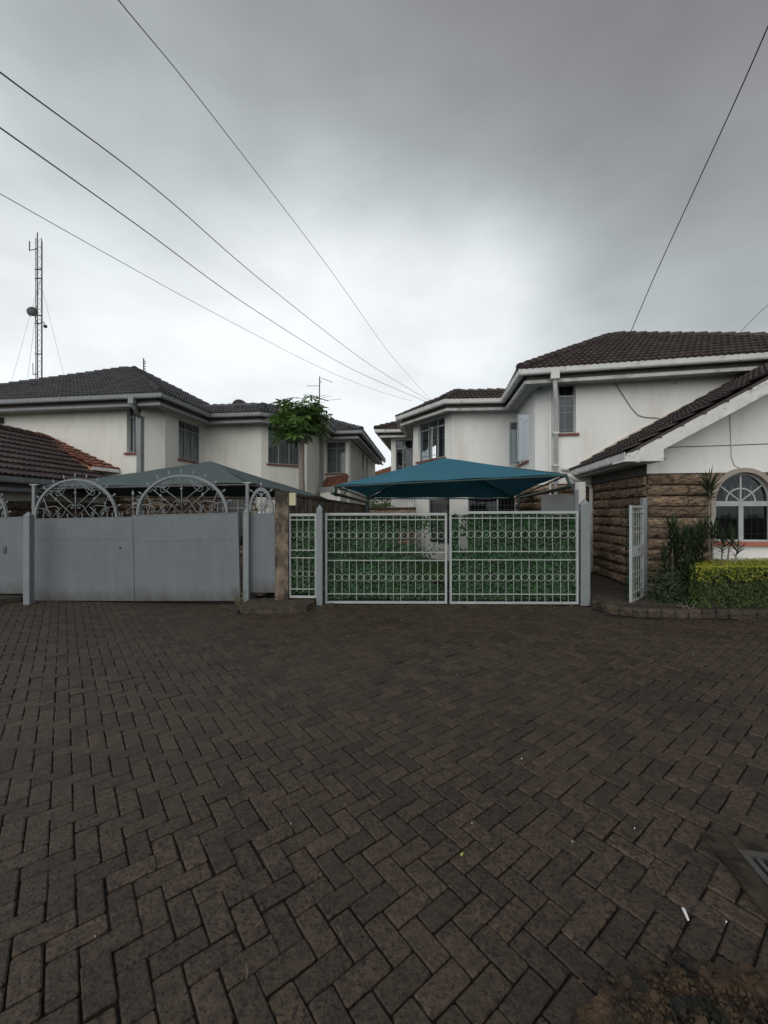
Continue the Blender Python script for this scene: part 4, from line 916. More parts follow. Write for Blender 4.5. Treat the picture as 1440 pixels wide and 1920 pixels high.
# ------------------------------------------------------------------ left gates (grey sheet)
zt = lambda px, py, Y: P(px, py, Y)
gl0, gl1, gl2 = zt(64,1126,7.78), zt(250,1126.8,7.56), zt(450,1126.6,7.35)
e1 = gl1 + (gl0-gl1).normalized()*.006; e2 = gl1 + (gl2-gl1).normalized()*.006
t1_, M1 = sheet_leaf(gl0, e1, 1.545, 'left leaf of the grey sheet double gate, under an arch of iron scrolls', 1.14, .895, .855, .74, 'grey sheet gate leaves', pick=(.215,.515,.72,1.02,1.24,1.42,1.53,1.63,1.78,1.83))
t2_, M2 = sheet_leaf(e2, gl2, 1.575, 'right leaf of the grey sheet double gate, arched scrolls beside the narrow panel', 1.09, .98, .88, .72, 'grey sheet gate leaves', pick=(.03,.215,.32,.62,.83,1.13,1.34,1.545,1.655,1.76))
def finial(t, M, x, z):
    MB().tube(T3(M, [(x, z), (x, z+.36)]), .009, 6).build('finial_stem', M_['steel_post'], t)
    place('spike', SPKM, t, M @ Matrix.Translation((x, 0, z+.32)) @ Matrix.Scale(1.4, 4))
    for s in (-1, 1): MB().tube(T3(M, scroll_pts((x+s*.02, z+.22), (x+s*.10, z+.05), 'S', s, 5)), .006, 5).build('scroll', M_['steel_post'], t, True)
finial(t2_, M2, .03, 1.57)
MB().box((-.004,-.012,.0),(.022,-.004,1.54), M2).build('meeting_bar', M_['steel'], t2_)
MB().lathe([(.018,-.006),(.018,.006)], 12, M1 @ Matrix.Translation((1.79,-.006,.98)) @ Matrix.Rotation(R(90),4,'X')).build('lock', M_['black'], t1_)
# pedestrian gate at the far left, on its raised threshold
ga, gb = P(-75,1113,8.05), P(47.5,1113,7.72); t3_, M3 = sheet_leaf(ga, gb, 1.45, 'grey sheet pedestrian gate with small scrolled arch at the left edge', None)
arch_work(t3_, M3, .955, 1.45, .285, .42, 7, True)
for x in (.83,1.10): place('picket', PKM, t3_, M3 @ Matrix.Translation((x, .012, 1.45)))
MB().box((1.12,-.012,.76),(1.20,-.004,.90), M3).build('lock_plate', M_['galv'], t3_)
MB().lathe([(.010,-.006),(.010,.006)], 8, M3 @ Matrix.Translation((1.145,-.014,.79)) @ Matrix.Rotation(R(90),4,'X')).build('keyhole', M_['black'], t3_)
# narrow fixed panel to the right
gc, gd = P(468,1111,7.42), P(517.5,1111,7.38); t4_, M4 = sheet_leaf(gc, gd, 1.43, 'narrow grey sheet panel with scrolled arch beside the plastered pillar', None)
t4_['category'] = 'fence panel'; arch_work(t4_, M4, .245, 1.43, .225, .46, 5, True)
post(P(54,960,7.45).x, 7.45, .115, 0, 1.60, 'grey pointed post between the left pedestrian gate and the double gate')
post(P(462.5,960,7.36).x, 7.36, .10, .06, 1.67, 'grey pointed post between double gate and narrow sheet panel', .07)
# plastered boundary wall and its end pillar
bw = thing('boundary_wall', (-1.8,7.5,0), 'stained plaster wall running back from a pillar between the two driveways', 'wall')
WA, WB = V2(-1.735,7.62), V2(-.86,22.2); dW = (WB-WA).normalized(); nW = Vector((-dW.y, dW.x, 0))
def bumpy(mb, name, m, parent, amp=.004, cut=.25):
    bm = bmesh.new(); off = rootloc(parent); vv = [bm.verts.new(v-off) for v in mb.v]
    for f in mb.f: bm.faces.new([vv[i] for i in f])
    bmesh.ops.triangulate(bm, faces=bm.faces[:])
    for _ in range(6):
        ed = [e for e in bm.edges if e.calc_length() > cut]
        if not ed: break
        bmesh.ops.subdivide_edges(bm, edges=ed, cuts=1); bmesh.ops.triangulate(bm, faces=[f for f in bm.faces if len(f.verts) > 3])
    for v in bm.verts: v.co += mnoise.noise_vector(v.co*5)*amp*1.5 + mnoise.noise_vector(v.co*16)*amp
    me = bpy.data.meshes.new(name); bm.to_mesh(me); bm.free(); me.materials.append(m); o = bpy.data.objects.new(name, me); COL.objects.link(o); o.parent = parent; return o
bumpy(MB().prism([WA, WB, WB+nW*.2, WA+nW*.2], Z*1.97), 'wall', M_['plaster'], bw, .006, .3)
cpr = MB().prism([WA-nW*.03+Z*1.972, WB-nW*.03+Z*1.972, WB+nW*.23+Z*1.972, WA+nW*.23+Z*1.972], Z*.045); bumpy(cpr, 'coping', M_['stone_dk'], bw, .004, .3)
bumpy(MB().box((-1.955,7.36,.06),(-1.715,7.615,2.045)), 'pillar', M_['plaster'], bw, .006, .1)
tube_box = thing('meter_box', (-1.70,7.5,1.72), 'small yellowed plastic box fixed to the plaster wall beside the pillar', 'electrical box')
MB().bbox((-1.712,7.375,1.79),(-1.585,7.45,2.015), None, .01).build('cover', M_['yellowed'], tube_box); MB().box((-1.712,7.452,1.80),(-1.60,7.47,2.00)).build('back_plate', M_['white'], tube_box)
# white garden statue behind the small arch
sta = Vector((P(491,960,8.3).x, 8.3, 0)); st = MB(); st.lathe([(.12,0),(.12,.9),(.10,.95),(.10,1.5),(.13,1.55),(.13,1.60),(.08,1.64),(.07,1.72),(.11,1.78),(.12,1.86),(.10,1.92),(.12,1.96)], 14, Matrix.Translation(sta))
solo(st, 'garden_urn', M_['wall_l'], 'white urn on a pedestal behind the narrow panel\'s iron arch', 'urn', smooth=True)

# ------------------------------------------------------------------ right gates (rings and bars, artificial ivy behind)
def ivy(t, M, x0, x1, z0, z1, dens, keep=None, y=.045, seed=1, front=True):
    r = random.Random(seed); mb = MB(); n = int((x1-x0)*(z1-z0)*dens)
    for _ in range(n):
        x, z = r.uniform(x0, x1), r.uniform(z0, z1)
        if keep and not keep(x, z, r): continue
        if mnoise.noise(Vector((x*5, z*16, seed))) + .5*mnoise.noise(Vector((x*1.7, z*2, seed+9))) < -.22 - r.random()*.25: continue
        s = r.uniform(.011, .024); a = r.uniform(0, 6.28); tl_ = r.uniform(-.9, .5)
        mm = M @ Matrix.Translation((x, y + r.uniform(0,.035), z)) @ Matrix.Rotation(r.gauss(0,.5), 4, 'Z') @ Matrix.Rotation(tl_, 4, 'X') @ Matrix.Rotation(a, 4, 'Y')
        mb.add([mm @ Vector(v) for v in ((-s,0,0),(0,-.004,-s*.9),(s,0,0),(0,.0,s*1.3))], [(0,1,3),(1,2,3)])
    tag(mb.build('ivy_screen', M_['leaf_i'], t), kind='stuff')
    net = MB(); k = x0
    step = .03
    nx = int((x1-x0)/step); nz = int((z1-z0)/step)
    for i in range(nx):
        for j in range(nz):
            xa, za = x0+i*step, z0+j*step
            if keep and not keep(xa+.015, za+.015, r): continue
            if r.random() < .5: net.add([M @ Vector(v) for v in ((xa,y+.05,za+.012),(xa+step,y+.05,za+.012),(xa+step,y+.05,za+.017),(xa,y+.05,za+.017))], [(0,1,2,3)])
            if r.random() < .93: net.add([M @ Vector(v) for v in ((xa,y+.055,za),(xa+step,y+.055,za),(xa+step,y+.055,za+step),(xa,y+.055,za+step))], [(0,1,2,3)])
    tag(net.build('ivy_net', M_['ivy_net'], t), kind='stuff')
M_['ivy_net'] = mat('dark green netting', (.006,.024,.010), (.017,.046,.019), .8, 30, rand=.4)
def ring_mesh(r, tr=.0052, n=20):
    m = MB(); m.tube([(r*math.cos(2*math.pi*i/n), 0, r*math.sin(2*math.pi*i/n)) for i in range(n)], tr, 5, True); return mesh_data('ring', m.v, m.f, M_['bar'], True)
RM = ring_mesh(.0585)
def ring_leaf(a, b, H, n, label, name='gate_leaf', cat='gate', fw=.037, ivyk=None, seed=1, dens=3000, ivy_on=True, stubs=True, group='ring and bar gate leaves'):
    t = thing(name, a.copy(), label, cat, group); M = leaf_matrix(a, b); Wd = (b-a).length
    f = MB(); f.box((0,-.02,0),(fw,.02,H),M).box((Wd-fw,-.02,0),(Wd,.02,H),M).box((fw,-.02,0),(Wd-fw,.02,.04),M).box((fw,-.02,H-.045),(Wd-fw,.02,H),M); f.build('frame', M_['frame_w'], t)
    zr = [H*.105, H*.475, H*.565, H*.925]; iw = Wd - 2*fw; st_ = iw/n
    for z in zr: MB().box((fw,-.016,z-.009),(Wd-fw,.010,z+.009),M).build('rail', M_['bar'], t)
    rg = random.Random(seed)
    for i in range(1, n):
        x = fw + i*st_; zl = .04 if rg.random() < .45 else zr[0]-.045
        zh = H-.045 if rg.random() < .3 else zr[3]+.05
        MB().box((x-.0045,-.008,zl),(x+.0045,.004,zr[1] + (.02 if zr[1] else 0)),M).build('bar', M_['bar'], t)
        MB().box((x-.0045,-.008,zr[2]-.035),(x+.0045,.004,zh),M).build('bar', M_['bar'], t)
    for z in (H*.285, H*.75):
        for i in range(n): place('ring', RM, t, M @ Matrix.Translation((fw+(i+.5)*st_, -.004, z + rg.gauss(0,.002))) @ Matrix.Scale(min(1.15, st_/.1285), 4))
    if ivy_on: ivy(t, M, fw*.6, Wd-fw*.6, .07, H-.06, dens, ivyk, seed=seed)
    return t, M
g0, g1, g2, g3 = P(610,1131,7.45), P(838,1131.5,7.42), P(843,1131.8,7.42), P(1084,1132.5,7.36)
def ky1(x, z, r):        # the screen has a ragged gap at its right end
    u = x/2.27
    if u > .58 and 1.04 + .04*math.sin(x*9) < z < 1.33 - .10*(u > .82): return r.random() < .06
    if u > .78 and z > 1.04: return r.random() < (.25 if z < 1.40 else .7)
    lim = .80 + .10*math.sin(z*8) - (.0 if z > .6 else .0)
    if u > lim + .02 and z < 1.05: return r.random() < .10
    if u > .72 and .78 < z < 1.05: return r.random() < .35
    return True
def ky2(x, z, r): return not ((x-.26)**2/.006 + (z-1.10)**2/.016 < 1 or ((x-.24)**2/.005 + (z-1.42)**2/.05 < 1 and r.random() < .6))
H2 = (1131-961.8)/F*7.45
tA, MA = ring_leaf(g0, g1, H2, 16, 'left leaf of the ring-patterned bar gate, ivy screen torn at its right end', ivyk=ky1, seed=5)
tB, MB_ = ring_leaf(g2, g3, (1132-958.5)/F*7.40, 16, 'right leaf of the ring-patterned bar gate beneath the blue canopy, fully backed with ivy', ivyk=ky2, seed=8)
tC, MC = ring_leaf(P(543,1120.5,7.43), P(594,1121,7.40), (1120.5-963)/F*7.43, 4, 'narrow fixed ring-patterned panel with ivy beside the plaster pillar', 'fence_panel', 'fence panel', fw=.03, seed=12)
MB().box((.0,-.024,.0),(.012,-.02,1.5), MB_).build('meeting_bar', M_['bar'], tB)
for M__, t__, x in ((MA, tA, 0), (MB_, tB, (g3-g2).length)):
    for z in (.25, 1.35): MB().lathe([(.016,-.05),(.016,.05)], 8, M__ @ Matrix.Translation((x + (-.02 if x == 0 else .02), 0, z))).build('hinge', M_['galv'], t__, True)
post(P(599.5,960,7.30).x, 7.30, .105, 0, 1.715, 'pale grey pointed post left of the ring-patterned double gate', .09)
post(P(1096,960,7.36).x, 7.36, .16, 0, 1.80, 'thick pale grey pointed post right of the ring-patterned double gate', .115, dp=.10, rot=R(-6))
post(4.78, 7.56, .085, .125, 1.93, 'slim pale grey square post of the open wicket gate by the stone corner', 0)
tD, MD = ring_leaf(Vector((4.19,6.98,.105)), Vector((4.745,7.51,.105)), 1.68, 5, 'narrow ring-patterned wicket gate standing open in front of the stone wall', fw=.055, dens=900, seed=3, ivy_on=False)
ivy(tD, MD, .0, .70, .05, 1.62, 900, lambda x, z, r: r.random() < .55, y=.03, seed=31)
MB().box((.06,-.02,.80),(.70,.012,.98), MD).build('lock_box', M_['frame_w'], tD); MB().lathe([(.016,-.01),(.016,.01)], 8, MD @ Matrix.Translation((.38,-.022,.90)) @ Matrix.Rotation(R(90),4,'X')).build('keyhole', M_['black'], tD)
# small tin screen and white pier behind the right gate
ts_ = thing('tin_screen', (2.9,8.6,0), 'plain dark grey sheet screen above the right end of the ring gate', 'screen')
MB().box((P(1015,0,8.6).x,8.6,.2),(P(1077,0,8.6).x,8.63,2.03)).build('sheet', M_['sheet'], ts_); MB().box((P(1077,0,8.6).x+.002,8.58,0),(P(1084,0,8.6).x,8.64,2.14)).build('post', M_['steel_post'], ts_)
wpz = MB().box((P(1086,0,9.4).x,9.4,0),(P(1098,0,9.4).x,9.6,2.36)); solo(wpz, 'pier', M_['wall_r'], 'white rendered pier between tin screen and the wing\'s drainpipe', 'pillar')

# ------------------------------------------------------------------ canopies
def canopy(c, apex, label, fab, sag=.10, hem=None, thick=.02, n=22, group=None, fsag=()):
    """c: four eave corners (near left, near right, far right, far left)"""
    t = thing('shade_canopy', Vector((apex.x, apex.y, 0)), label, 'canopy', group); vs = []; fs = []
    for s in range(4):
        a, b = c[s], c[(s+1)%4]; base = len(vs); es = fsag[s] if fsag else 0
        for i in range(n+1):
            for j in range(n+1):
                u, v = i/n, j/n; e = a.lerp(b, u) + Z*(es*math.sin(math.pi*u)); e += ((apex-e)*Vector((1,1,0)).length*0)
                p = e.lerp(apex, v); p -= Z*(sag*math.sin(math.pi*v)*(.35+.65*math.sin(math.pi*u))); p += Z*(.012*math.sin(u*23+v*5)*(1-v)*(.4+abs(u-.5)) + .010*mnoise.noise(p*1.7))
                inn = (apex - a.lerp(b, .5)); inn.z = 0; p += inn.normalized()*(.12*math.sin(math.pi*u)*(1-v))
                vs.append(p)
        for i in range(n):
            for j in range(n):
                q = [base+i*(n+1)+j, base+(i+1)*(n+1)+j, base+(i+1)*(n+1)+j+1, base+i*(n+1)+j+1]; fs.append(q)
    mb = MB(); mb.add(vs, fs); o = mb.build('fabric', fab, t, True)
    # hem: folded edge hanging a little
    h = MB()
    for s in range(4):
        base = s*(n+1)*(n+1); e = [vs[base+i*(n+1)] for i in range(n+1)]; dn = (.045 if s in (0, 1) else .03) if hem else .012
        k = len(h.v); h.add([p - Z*.0 for p in e] + [p - Z*dn for p in e], [(i, i+1, n+2+i, n+1+i) for i in range(n)])
    h.build('hem', hem or fab, t)
    return t
cb = [Vector((-1.06,9.2,2.275)), Vector((3.56,8.05,2.42)), Vector((4.05,12.9,2.13)), Vector((-.50,13.2,2.135))]
apb = Vector((1.58,10.95,3.12))
tb = canopy(cb, apb, 'teal blue shade canopy stretched over the right driveway behind the ring gate', M_['fabric_b'], .06, None, fsag=(.02,0,0,0))
def steel(t, pts, r, name, m='steel_gn', n=8): return MB().tube(pts, r, n).build(name, M_[m], t)
steel(tb, [P(690,960,14.2)*Vector((1,1,0)).length*0 + Vector((-.56,14.0,0)), Vector((-.56,14.0,2.22))], .06, 'post'); 
steel(tb, [Vector((-.56,14.0,2.0)), Vector((-1.16,9.15,2.09))], .04, 'arm'); steel(tb, [Vector((-1.10,9.3,2.09)), Vector((-1.08,9.25,2.27))], .03, 'bracket'); steel(tb, [Vector((-1.02,10.2,2.08)), Vector((-.86,10.1,2.28))], .015, 'bracket')
steel(tb, [Vector((4.32,13.1,0)), Vector((4.32,13.1,2.35))], .06, 'post'); steel(tb, [Vector((4.32,13.1,2.12)), Vector((3.66,7.95,2.17))], .04, 'arm'); steel(tb, [Vector((3.66,8.05,2.17)), Vector((3.58,8.1,2.41))], .03, 'bracket')
for s in range(4): steel(tb, [cb[s] - Z*.03, apb - Z*.05], .022, 'rafter')
for s in range(4): steel(tb, [cb[s] - Z*.04, cb[(s+1)%4] - Z*.04], .02, 'edge_rail')
MB().lathe([(.05,0),(.05,.09)], 10, Matrix.Translation((P(970,0,11).x,11,2.46))).build('post_cap', M_['hem_g'], tb)
cg = [P(76,912,8.05), P(464,904,7.95), Vector((-1.60,11.2,2.06)), P(100,927,12.2)]
apg = Vector((-4.50,10.65,2.985))
tg = canopy(cg, apg, 'dark grey green shade canopy behind the arched grey gates', M_['fabric_g'], .03)
for x, y, zt_ in ((P(64.5,0,7.98).x, 7.98, 2.19), (P(464,0,7.88).x, 7.88, 2.22)):
    MB().box((x-.028,y-.028,0),(x+.028,y+.028,zt_)).build('post', M_['steel_post'], tg)
    MB().box((x-.07,y-.03,zt_-.0),(x+.08,y+.03,zt_+.02)).build('corner_plate', M_['frame_w'], tg)
steel(tg, [Vector((-1.62,11.2,0)), Vector((-1.62,11.2,2.05))], .05, 'post', 'steel_post'); steel(tg, [cg[3]*1, cg[3]*Vector((1,1,0)).length*0 + Vector((cg[3].x, cg[3].y, 0))], .05, 'post', 'steel_post')
for s in range(4): steel(tg, [cg[s] - Z*.05, apg - Z*.10], .022, 'rafter', 'galv'); steel(tg, [cg[s] - Z*.05, cg[(s+1)%4] - Z*.05], .02, 'edge_rail', 'galv')
# ------------------------------------------------------------------ vegetation
def papaya():
    r = random.Random(11); bx, by = P(566.5,0,13.5).x, 13.5
    t = thing('papaya_tree', (bx, by, 0), 'papaya tree with bare pale trunk and umbrella crown before the cream house', 'tree')
    pts = [Vector((bx + .02*math.sin(i*.7), by, i*.46)) for i in range(11)]
    tr = MB().tube(pts, .1, 12, rr=[.125 - .005*i + (.004 if i % 2 else 0) for i in range(11)]).build('trunk', M_['bark'], t, True)
    def leafm(k):
        q = random.Random(k); mb = MB(); ctr = Vector((0,0,0)); out = []
        for l in range(7):
            a = R(-132 + 44*l); L_ = (.34 - .016*abs(l-3)**1.5)*q.uniform(.9,1.1); d = Vector((math.cos(a), math.sin(a), 0)); s = Vector((-d.y, d.x, 0))
            prof = [(.12,.035,0),(.38,.05,.01),(.50,.115,-.01),(.60,.05,-.02),(.74,.085,-.045),(.83,.035,-.06),(1,0,-.11)]
            vs = [ctr]
            for f, w, z in prof[:-1]: vs += [d*L_*f + s*w*L_*1.6 + Z*z*L_, d*L_*f - s*w*L_*1.6 + Z*z*L_]
            vs.append(d*L_ + Z*prof[-1][2]*L_); n = len(vs)
            mid = [d*L_*f + Z*(z-.05)*L_ for f, w, z in prof[:-1]]
            fs = [(0,1,2)] + [(1+2*i, 3+2*i, 4+2*i, 2+2*i) for i in range(len(prof)-2)] + [(n-3, n-1, n-2)]
            mb.add(vs, fs)
        return mesh_data('leaf', mb.v, mb.f, M_['leaf_p'])
    LM = [leafm(k) for k in range(4)]; top = Vector((bx - .05, by, 4.62)); pet = MB()
    for i in range(125):
        az = i*2.39996 + r.uniform(-.2,.2); f = r.random(); el = -.48 + 1.35*f; ln = r.uniform(.42,.93)*(1 - .25*abs(el-.2))
        base = top + Z*(-.10 + .35*f); d = Vector((math.cos(az)*math.cos(el), math.sin(az)*math.cos(el), math.sin(el)))
        tip = base + d*ln*Vector((1,1,1)).length/1.732 - Z*.12; 
        pet.tube([base, base.lerp(tip, .5) + Z*.05, tip], .009, 4)
        out = Vector((d.x, d.y, 0)).normalized(); x_ = (out*1.0 + Z*(-.35 + .5*r.random() - .3)).normalized(); y_ = Z.cross(x_).normalized(); z_ = x_.cross(y_)
        Mx = Matrix(((x_.x,y_.x,z_.x,tip.x),(x_.y,y_.y,z_.y,tip.y),(x_.z,y_.z,z_.z,tip.z),(0,0,0,1))) @ Matrix.Rotation(r.gauss(0,.35),4,'X') @ Matrix.Rotation(r.gauss(0,.3),4,'Y') @ Matrix.Scale(r.uniform(1.05,1.5),4)
        place('leaf', LM[i%4], t, Mx)
    pet.build('petioles', M_['leaf_p'], t)
papaya()
def leaf_cloud(n, fn, size, m, name, seed, label=None, cat=None, parent=None, up=.5):
    r = random.Random(seed); mb = MB()
    for _ in range(n):
        p, nrm = fn(r); s = size*r.uniform(.7,1.35); nn = (nrm + Vector((r.gauss(0,.55), r.gauss(0,.55), r.gauss(0,.55)+up*.4))).normalized()
        x = nn.orthogonal().normalized(); x = (Matrix.Rotation(r.uniform(0,6.28), 3, nn) @ x); y = nn.cross(x)
        mb.add([p - x*s*.95, p - y*s*.5 - nn*s*.12, p + x*s, p + y*s*.5 - nn*s*.12], [(0,1,2),(0,2,3)])
    return mb
# clipped hedge on the right
hx0, hx1, hy0, hy1, hz0, hz1 = 4.93, 9.2, 6.57, 7.70, .10, .80
hd = thing('hedge', (6.2, 7.1, .12), 'clipped hedge with yellow-green top and dark leafy sides under the arched window', 'hedge')
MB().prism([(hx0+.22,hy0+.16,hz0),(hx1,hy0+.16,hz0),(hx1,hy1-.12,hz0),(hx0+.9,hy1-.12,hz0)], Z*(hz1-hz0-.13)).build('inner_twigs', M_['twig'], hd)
def hsk(f): pass
def hp2(f):
    def g(r):
        p, n = f(r); p.x += (p.y-hy0)*.74*(1-(p.x-hx0)/(hx1-hx0))
        c = mnoise.noise(p*11)
        if p.z < hz1-.12 and c < -.12: p.y += .09
        return p, n
    return g
def hp_(r):
    u = r.random()
    off = lambda p: mnoise.noise(p*3.2)*.075 + mnoise.noise(p*8)*.035
    if u < .62:
        p = Vector((r.uniform(hx0+.05, hx1), hy0, hz0 - .01 + (hz1-hz0)*r.random()**.85)); e = max(0, 1-(p.x-hx0)/.3); p.y += .16*e*e + .04*max(0, .35-p.z)*3; p.y += off(p) + r.uniform(-.025,.14); return p, Vector((0,-1,.35))
    if u < .74:
        p = Vector((hx0, r.uniform(hy0+.05, hy1), r.uniform(hz0, hz1))); p.x += off(p) + r.uniform(-.02,.14); return p, Vector((-1,0,.35))
    p = Vector((r.uniform(hx0+.08, hx1), r.uniform(hy0+.04, hy1), hz1-.05)); p.z += off(p)*.35 - r.uniform(0,.08); return p, Vector((0,0,1))
hsk(hp_)
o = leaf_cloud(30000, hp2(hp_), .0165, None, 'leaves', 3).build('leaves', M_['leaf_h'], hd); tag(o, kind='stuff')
def hy_(r):
    u = r.random(); off = lambda p: mnoise.noise(p*3.2)*.05
    if u < .72:
        p = Vector((r.uniform(hx0+.05, hx1), r.uniform(hy0+.02, hy1), hz1)); p.z += mnoise.noise(p*3.2)*.028 + r.uniform(-.035,.012); return p, Vector((0,0,1))
    p = Vector((r.uniform(hx0+.06, hx1), hy0 + r.uniform(-.03,.05), hz1 - .24*r.random()**2.0)); p.y += off(p); return p, Vector((0,-1,.7))
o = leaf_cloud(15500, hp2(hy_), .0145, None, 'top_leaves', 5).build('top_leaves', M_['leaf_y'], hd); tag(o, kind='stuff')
o = MB(); r = random.Random(8)
for _ in range(6):
    a = Vector((r.uniform(4.8,5.05), r.uniform(6.55,6.66), .12)); b = a + Vector((r.uniform(-.14,.14), r.uniform(-.06,.04), r.uniform(.02,.15))); o.tube([a, a.lerp(b,.5)+Z*.02, b], .004, 4)
o.build('bare_stem', mat('bleached stem', (.2,.17,.14),(.3,.26,.22),.9,9), hd)
# strap-leaved dracaena plants by the wall
def dracaena(x, y, stems, label, seed):
    r = random.Random(seed); t = thing('dracaena', (x, y, .115), label, 'plant', 'strap-leaved plants by the stone wall'); st = MB(); lf = MB()
    for (dx, dy, z0, z1, ln, n, lean) in stems:
        b = Vector((x+dx*.3, y+dy*.3, .11)); tp = Vector((x+dx, y+dy, z1)); st.tube([b, b.lerp(tp,.5) + Vector((dx*-.1,0,0)), tp], .013, 6, rr=[.018,.014,.010])
        for i in range(n):
            f = i/n; o_ = b.lerp(tp, 0) + (tp-b)*((z0-.11)/(z1-.11) + (1-(z0-.11)/(z1-.11))*f); az = i*2.4 + r.uniform(-.3,.3); el = R(10) + f*R(55) + r.gauss(0,.12)
            d = Vector((math.cos(az)*math.cos(el), math.sin(az)*math.cos(el), math.sin(el))); L_ = ln*r.uniform(.8,1.15); s = d.cross(Z).normalized()*.012
            dr_ = .10*L_*(1-f)
            pts = [o_, o_ + d*L_*.35, o_ + d*L_*.7 - Z*dr_, o_ + d*L_ - Z*dr_*3]; ws = [.7, 1.2, .8, 0]
            vs = []
            for p, w in zip(pts, ws): vs += [p + s*w, p - s*w]
            lf.add(vs, [(2*k, 2*k+2, 2*k+3, 2*k+1) for k in range(3)])
    st.build('stem', M_['bark'], t, True); tag(lf.build('foliage', M_['leaf_d'], t), kind='stuff')
dracaena(P(1330,0,7.35).x, 7.35, [(0,0,1.86,2.14,.38,60,0), (.06,-.02,1.10,1.36,.30,50,0)], 'tall bare-stemmed dracaena with one spiky head beside the arched window', 1)
dracaena(P(1262,0,7.05).x, 7.05, [(-.02,0,.75,1.42,.30,120,0), (.10,.05,.4,1.20,.28,110,0), (.25,.02,.35,1.28,.28,120,0), (-.12,.04,.25,.95,.27,80,0), (.17,-.1,.2,.85,.27,90,0)], 'bushy dark dracaena growing against the stone wall left of the hedge', 2)
dracaena(P(1300,0,7.15).x, 7.15, [(0,0,.4,1.30,.29,120,0), (.12,0,.4,1.38,.28,110,0), (.22,.03,.5,1.45,.27,100,0), (-.08,-.05,.25,1.05,.28,90,0)], 'middle clump of dracaena beneath the tall spiky stem', 3)
dracaena(P(1352,0,7.25).x, 7.25, [(.16,-.02,1.0,1.28,.27,34,0), (.02,0,.9,1.22,.24,34,0), (.24,-.08,.85,1.06,.25,20,0)], 'low dracaena leaning across the window sill behind the hedge', 4)
r = random.Random(14); dk = MB()
def dk_(r): 
    p = Vector((r.gauss(4.93,.17), r.uniform(6.80,7.25), .12 + abs(r.gauss(0,.30)))); return p, Vector((r.uniform(-1,1),-1,.3))
leaf_o = leaf_cloud(2600, dk_, .021, None, 'shrub', 77); tag(solo(leaf_o, 'shrub', M_['leaf_d'], 'low dark leafy shrub in the shade between dracaena and hedge', 'shrub'))
# weeds and small plants
wd = MB(); r = random.Random(2)
wx, wy = P(450,0,7.28).x, 7.26
for i in range(9):
    a = Vector((wx + r.uniform(-.03,.03), wy, 0.0)); b = a + Vector((r.uniform(-.13,.08), r.uniform(-.05,.03), r.uniform(.12,.34))); wd.tube([a, a.lerp(b,.5)+Vector((.01,0,.02)), b], .003, 4)
    for k in range(5):
        p = a.lerp(b, .35+.15*k); d = Vector((r.uniform(-1,1), r.uniform(-.5,.5), r.uniform(-.2,.6))).normalized(); s = d.cross(Vector((0,1,.2))).normalized()*.009
        wd.add([p, p+d*.028+s, p+d*.055, p+d*.028-s], [(0,1,2,3)])
solo(wd, 'weed', mat('dull weed', (.10,.11,.05),(.18,.17,.09),.8,9), 'straggly weed growing at the foot of the grey post by the double gate', 'weed')
gw = MB(); r = random.Random(6)
for i in range(420):     # grass and moss in the paver joints near the step and gates
    x = r.choice([r.gauss(2.15,.35), r.gauss(3.3,.5), r.gauss(-1.0,.3), r.uniform(-1,5)]); y = r.choice([r.gauss(6.4,.25), r.gauss(5.7,.5), r.uniform(5.2,7.2)])
    if x > 3.5 and y > 6.4: continue
    for k in range(3):
        d = Vector((r.gauss(0,.4), r.gauss(0,.4), 1)).normalized()*r.uniform(.008,.022); p = Vector((x+r.gauss(0,.012), y+r.gauss(0,.012), -.006)); gw.add([p, p+Vector((.004,0,0)), p+d], [(0,1,2)])
tag(gw.build('grass', M_['grass']), kind='stuff')
lw_ = MB(); r = random.Random(60)
for i in range(125):
    x = r.uniform(-1.1,3.4); y = 7.25 + r.uniform(-.1,.08); s = r.uniform(.004,.014); lw_.box((-s,-s,-s),(s,s,s), Matrix.Translation((x,y,.002)) @ Matrix.Rotation(r.uniform(0,3),4,(1,r.random(),r.random())))
tag(lw_.build('gravel', M_['kerb']), kind='stuff')
# courtyard behind the ring gate: lawn strip, low stone wall, palm
lawn = MB(); r = random.Random(9)
lb = MB().box((-.5,8.9,-.003),(1.9,12.2,.16)); tag(lb.build('planting_bed', M_['soil']), kind='structure')
for i in range(5200):
    x, y = r.uniform(-.5,1.9), r.uniform(8.9,12.2); d = Vector((r.gauss(0,.4), r.gauss(0,.4), 1)).normalized()*r.uniform(.04,.10); p = Vector((x,y,.158)); lawn.add([p, p+Vector((.010,0,0)), p+d], [(0,1,2)])
tag(lawn.build('lawn', M_['grass']), kind='stuff')
lw = thing('garden_wall', (.8,13.4,0), 'low brown stone garden wall glimpsed through the gap in the ivy', 'wall')
ga_, gb_ = V2(-.55,15.0), V2(1.15,14.8); bk = wall(ga_, gb_, 0, 1.78, 'core', M_['stone_dk'], lw); stones(ga_, gb_, 0, 1.76, bk, lo=.4, hi=.7); MB().box((0,-.08,1.78),((gb_-ga_).length,.24,1.84), wmat(ga_, gb_, 0, 0)).build('coping', M_['kerb'], lw)
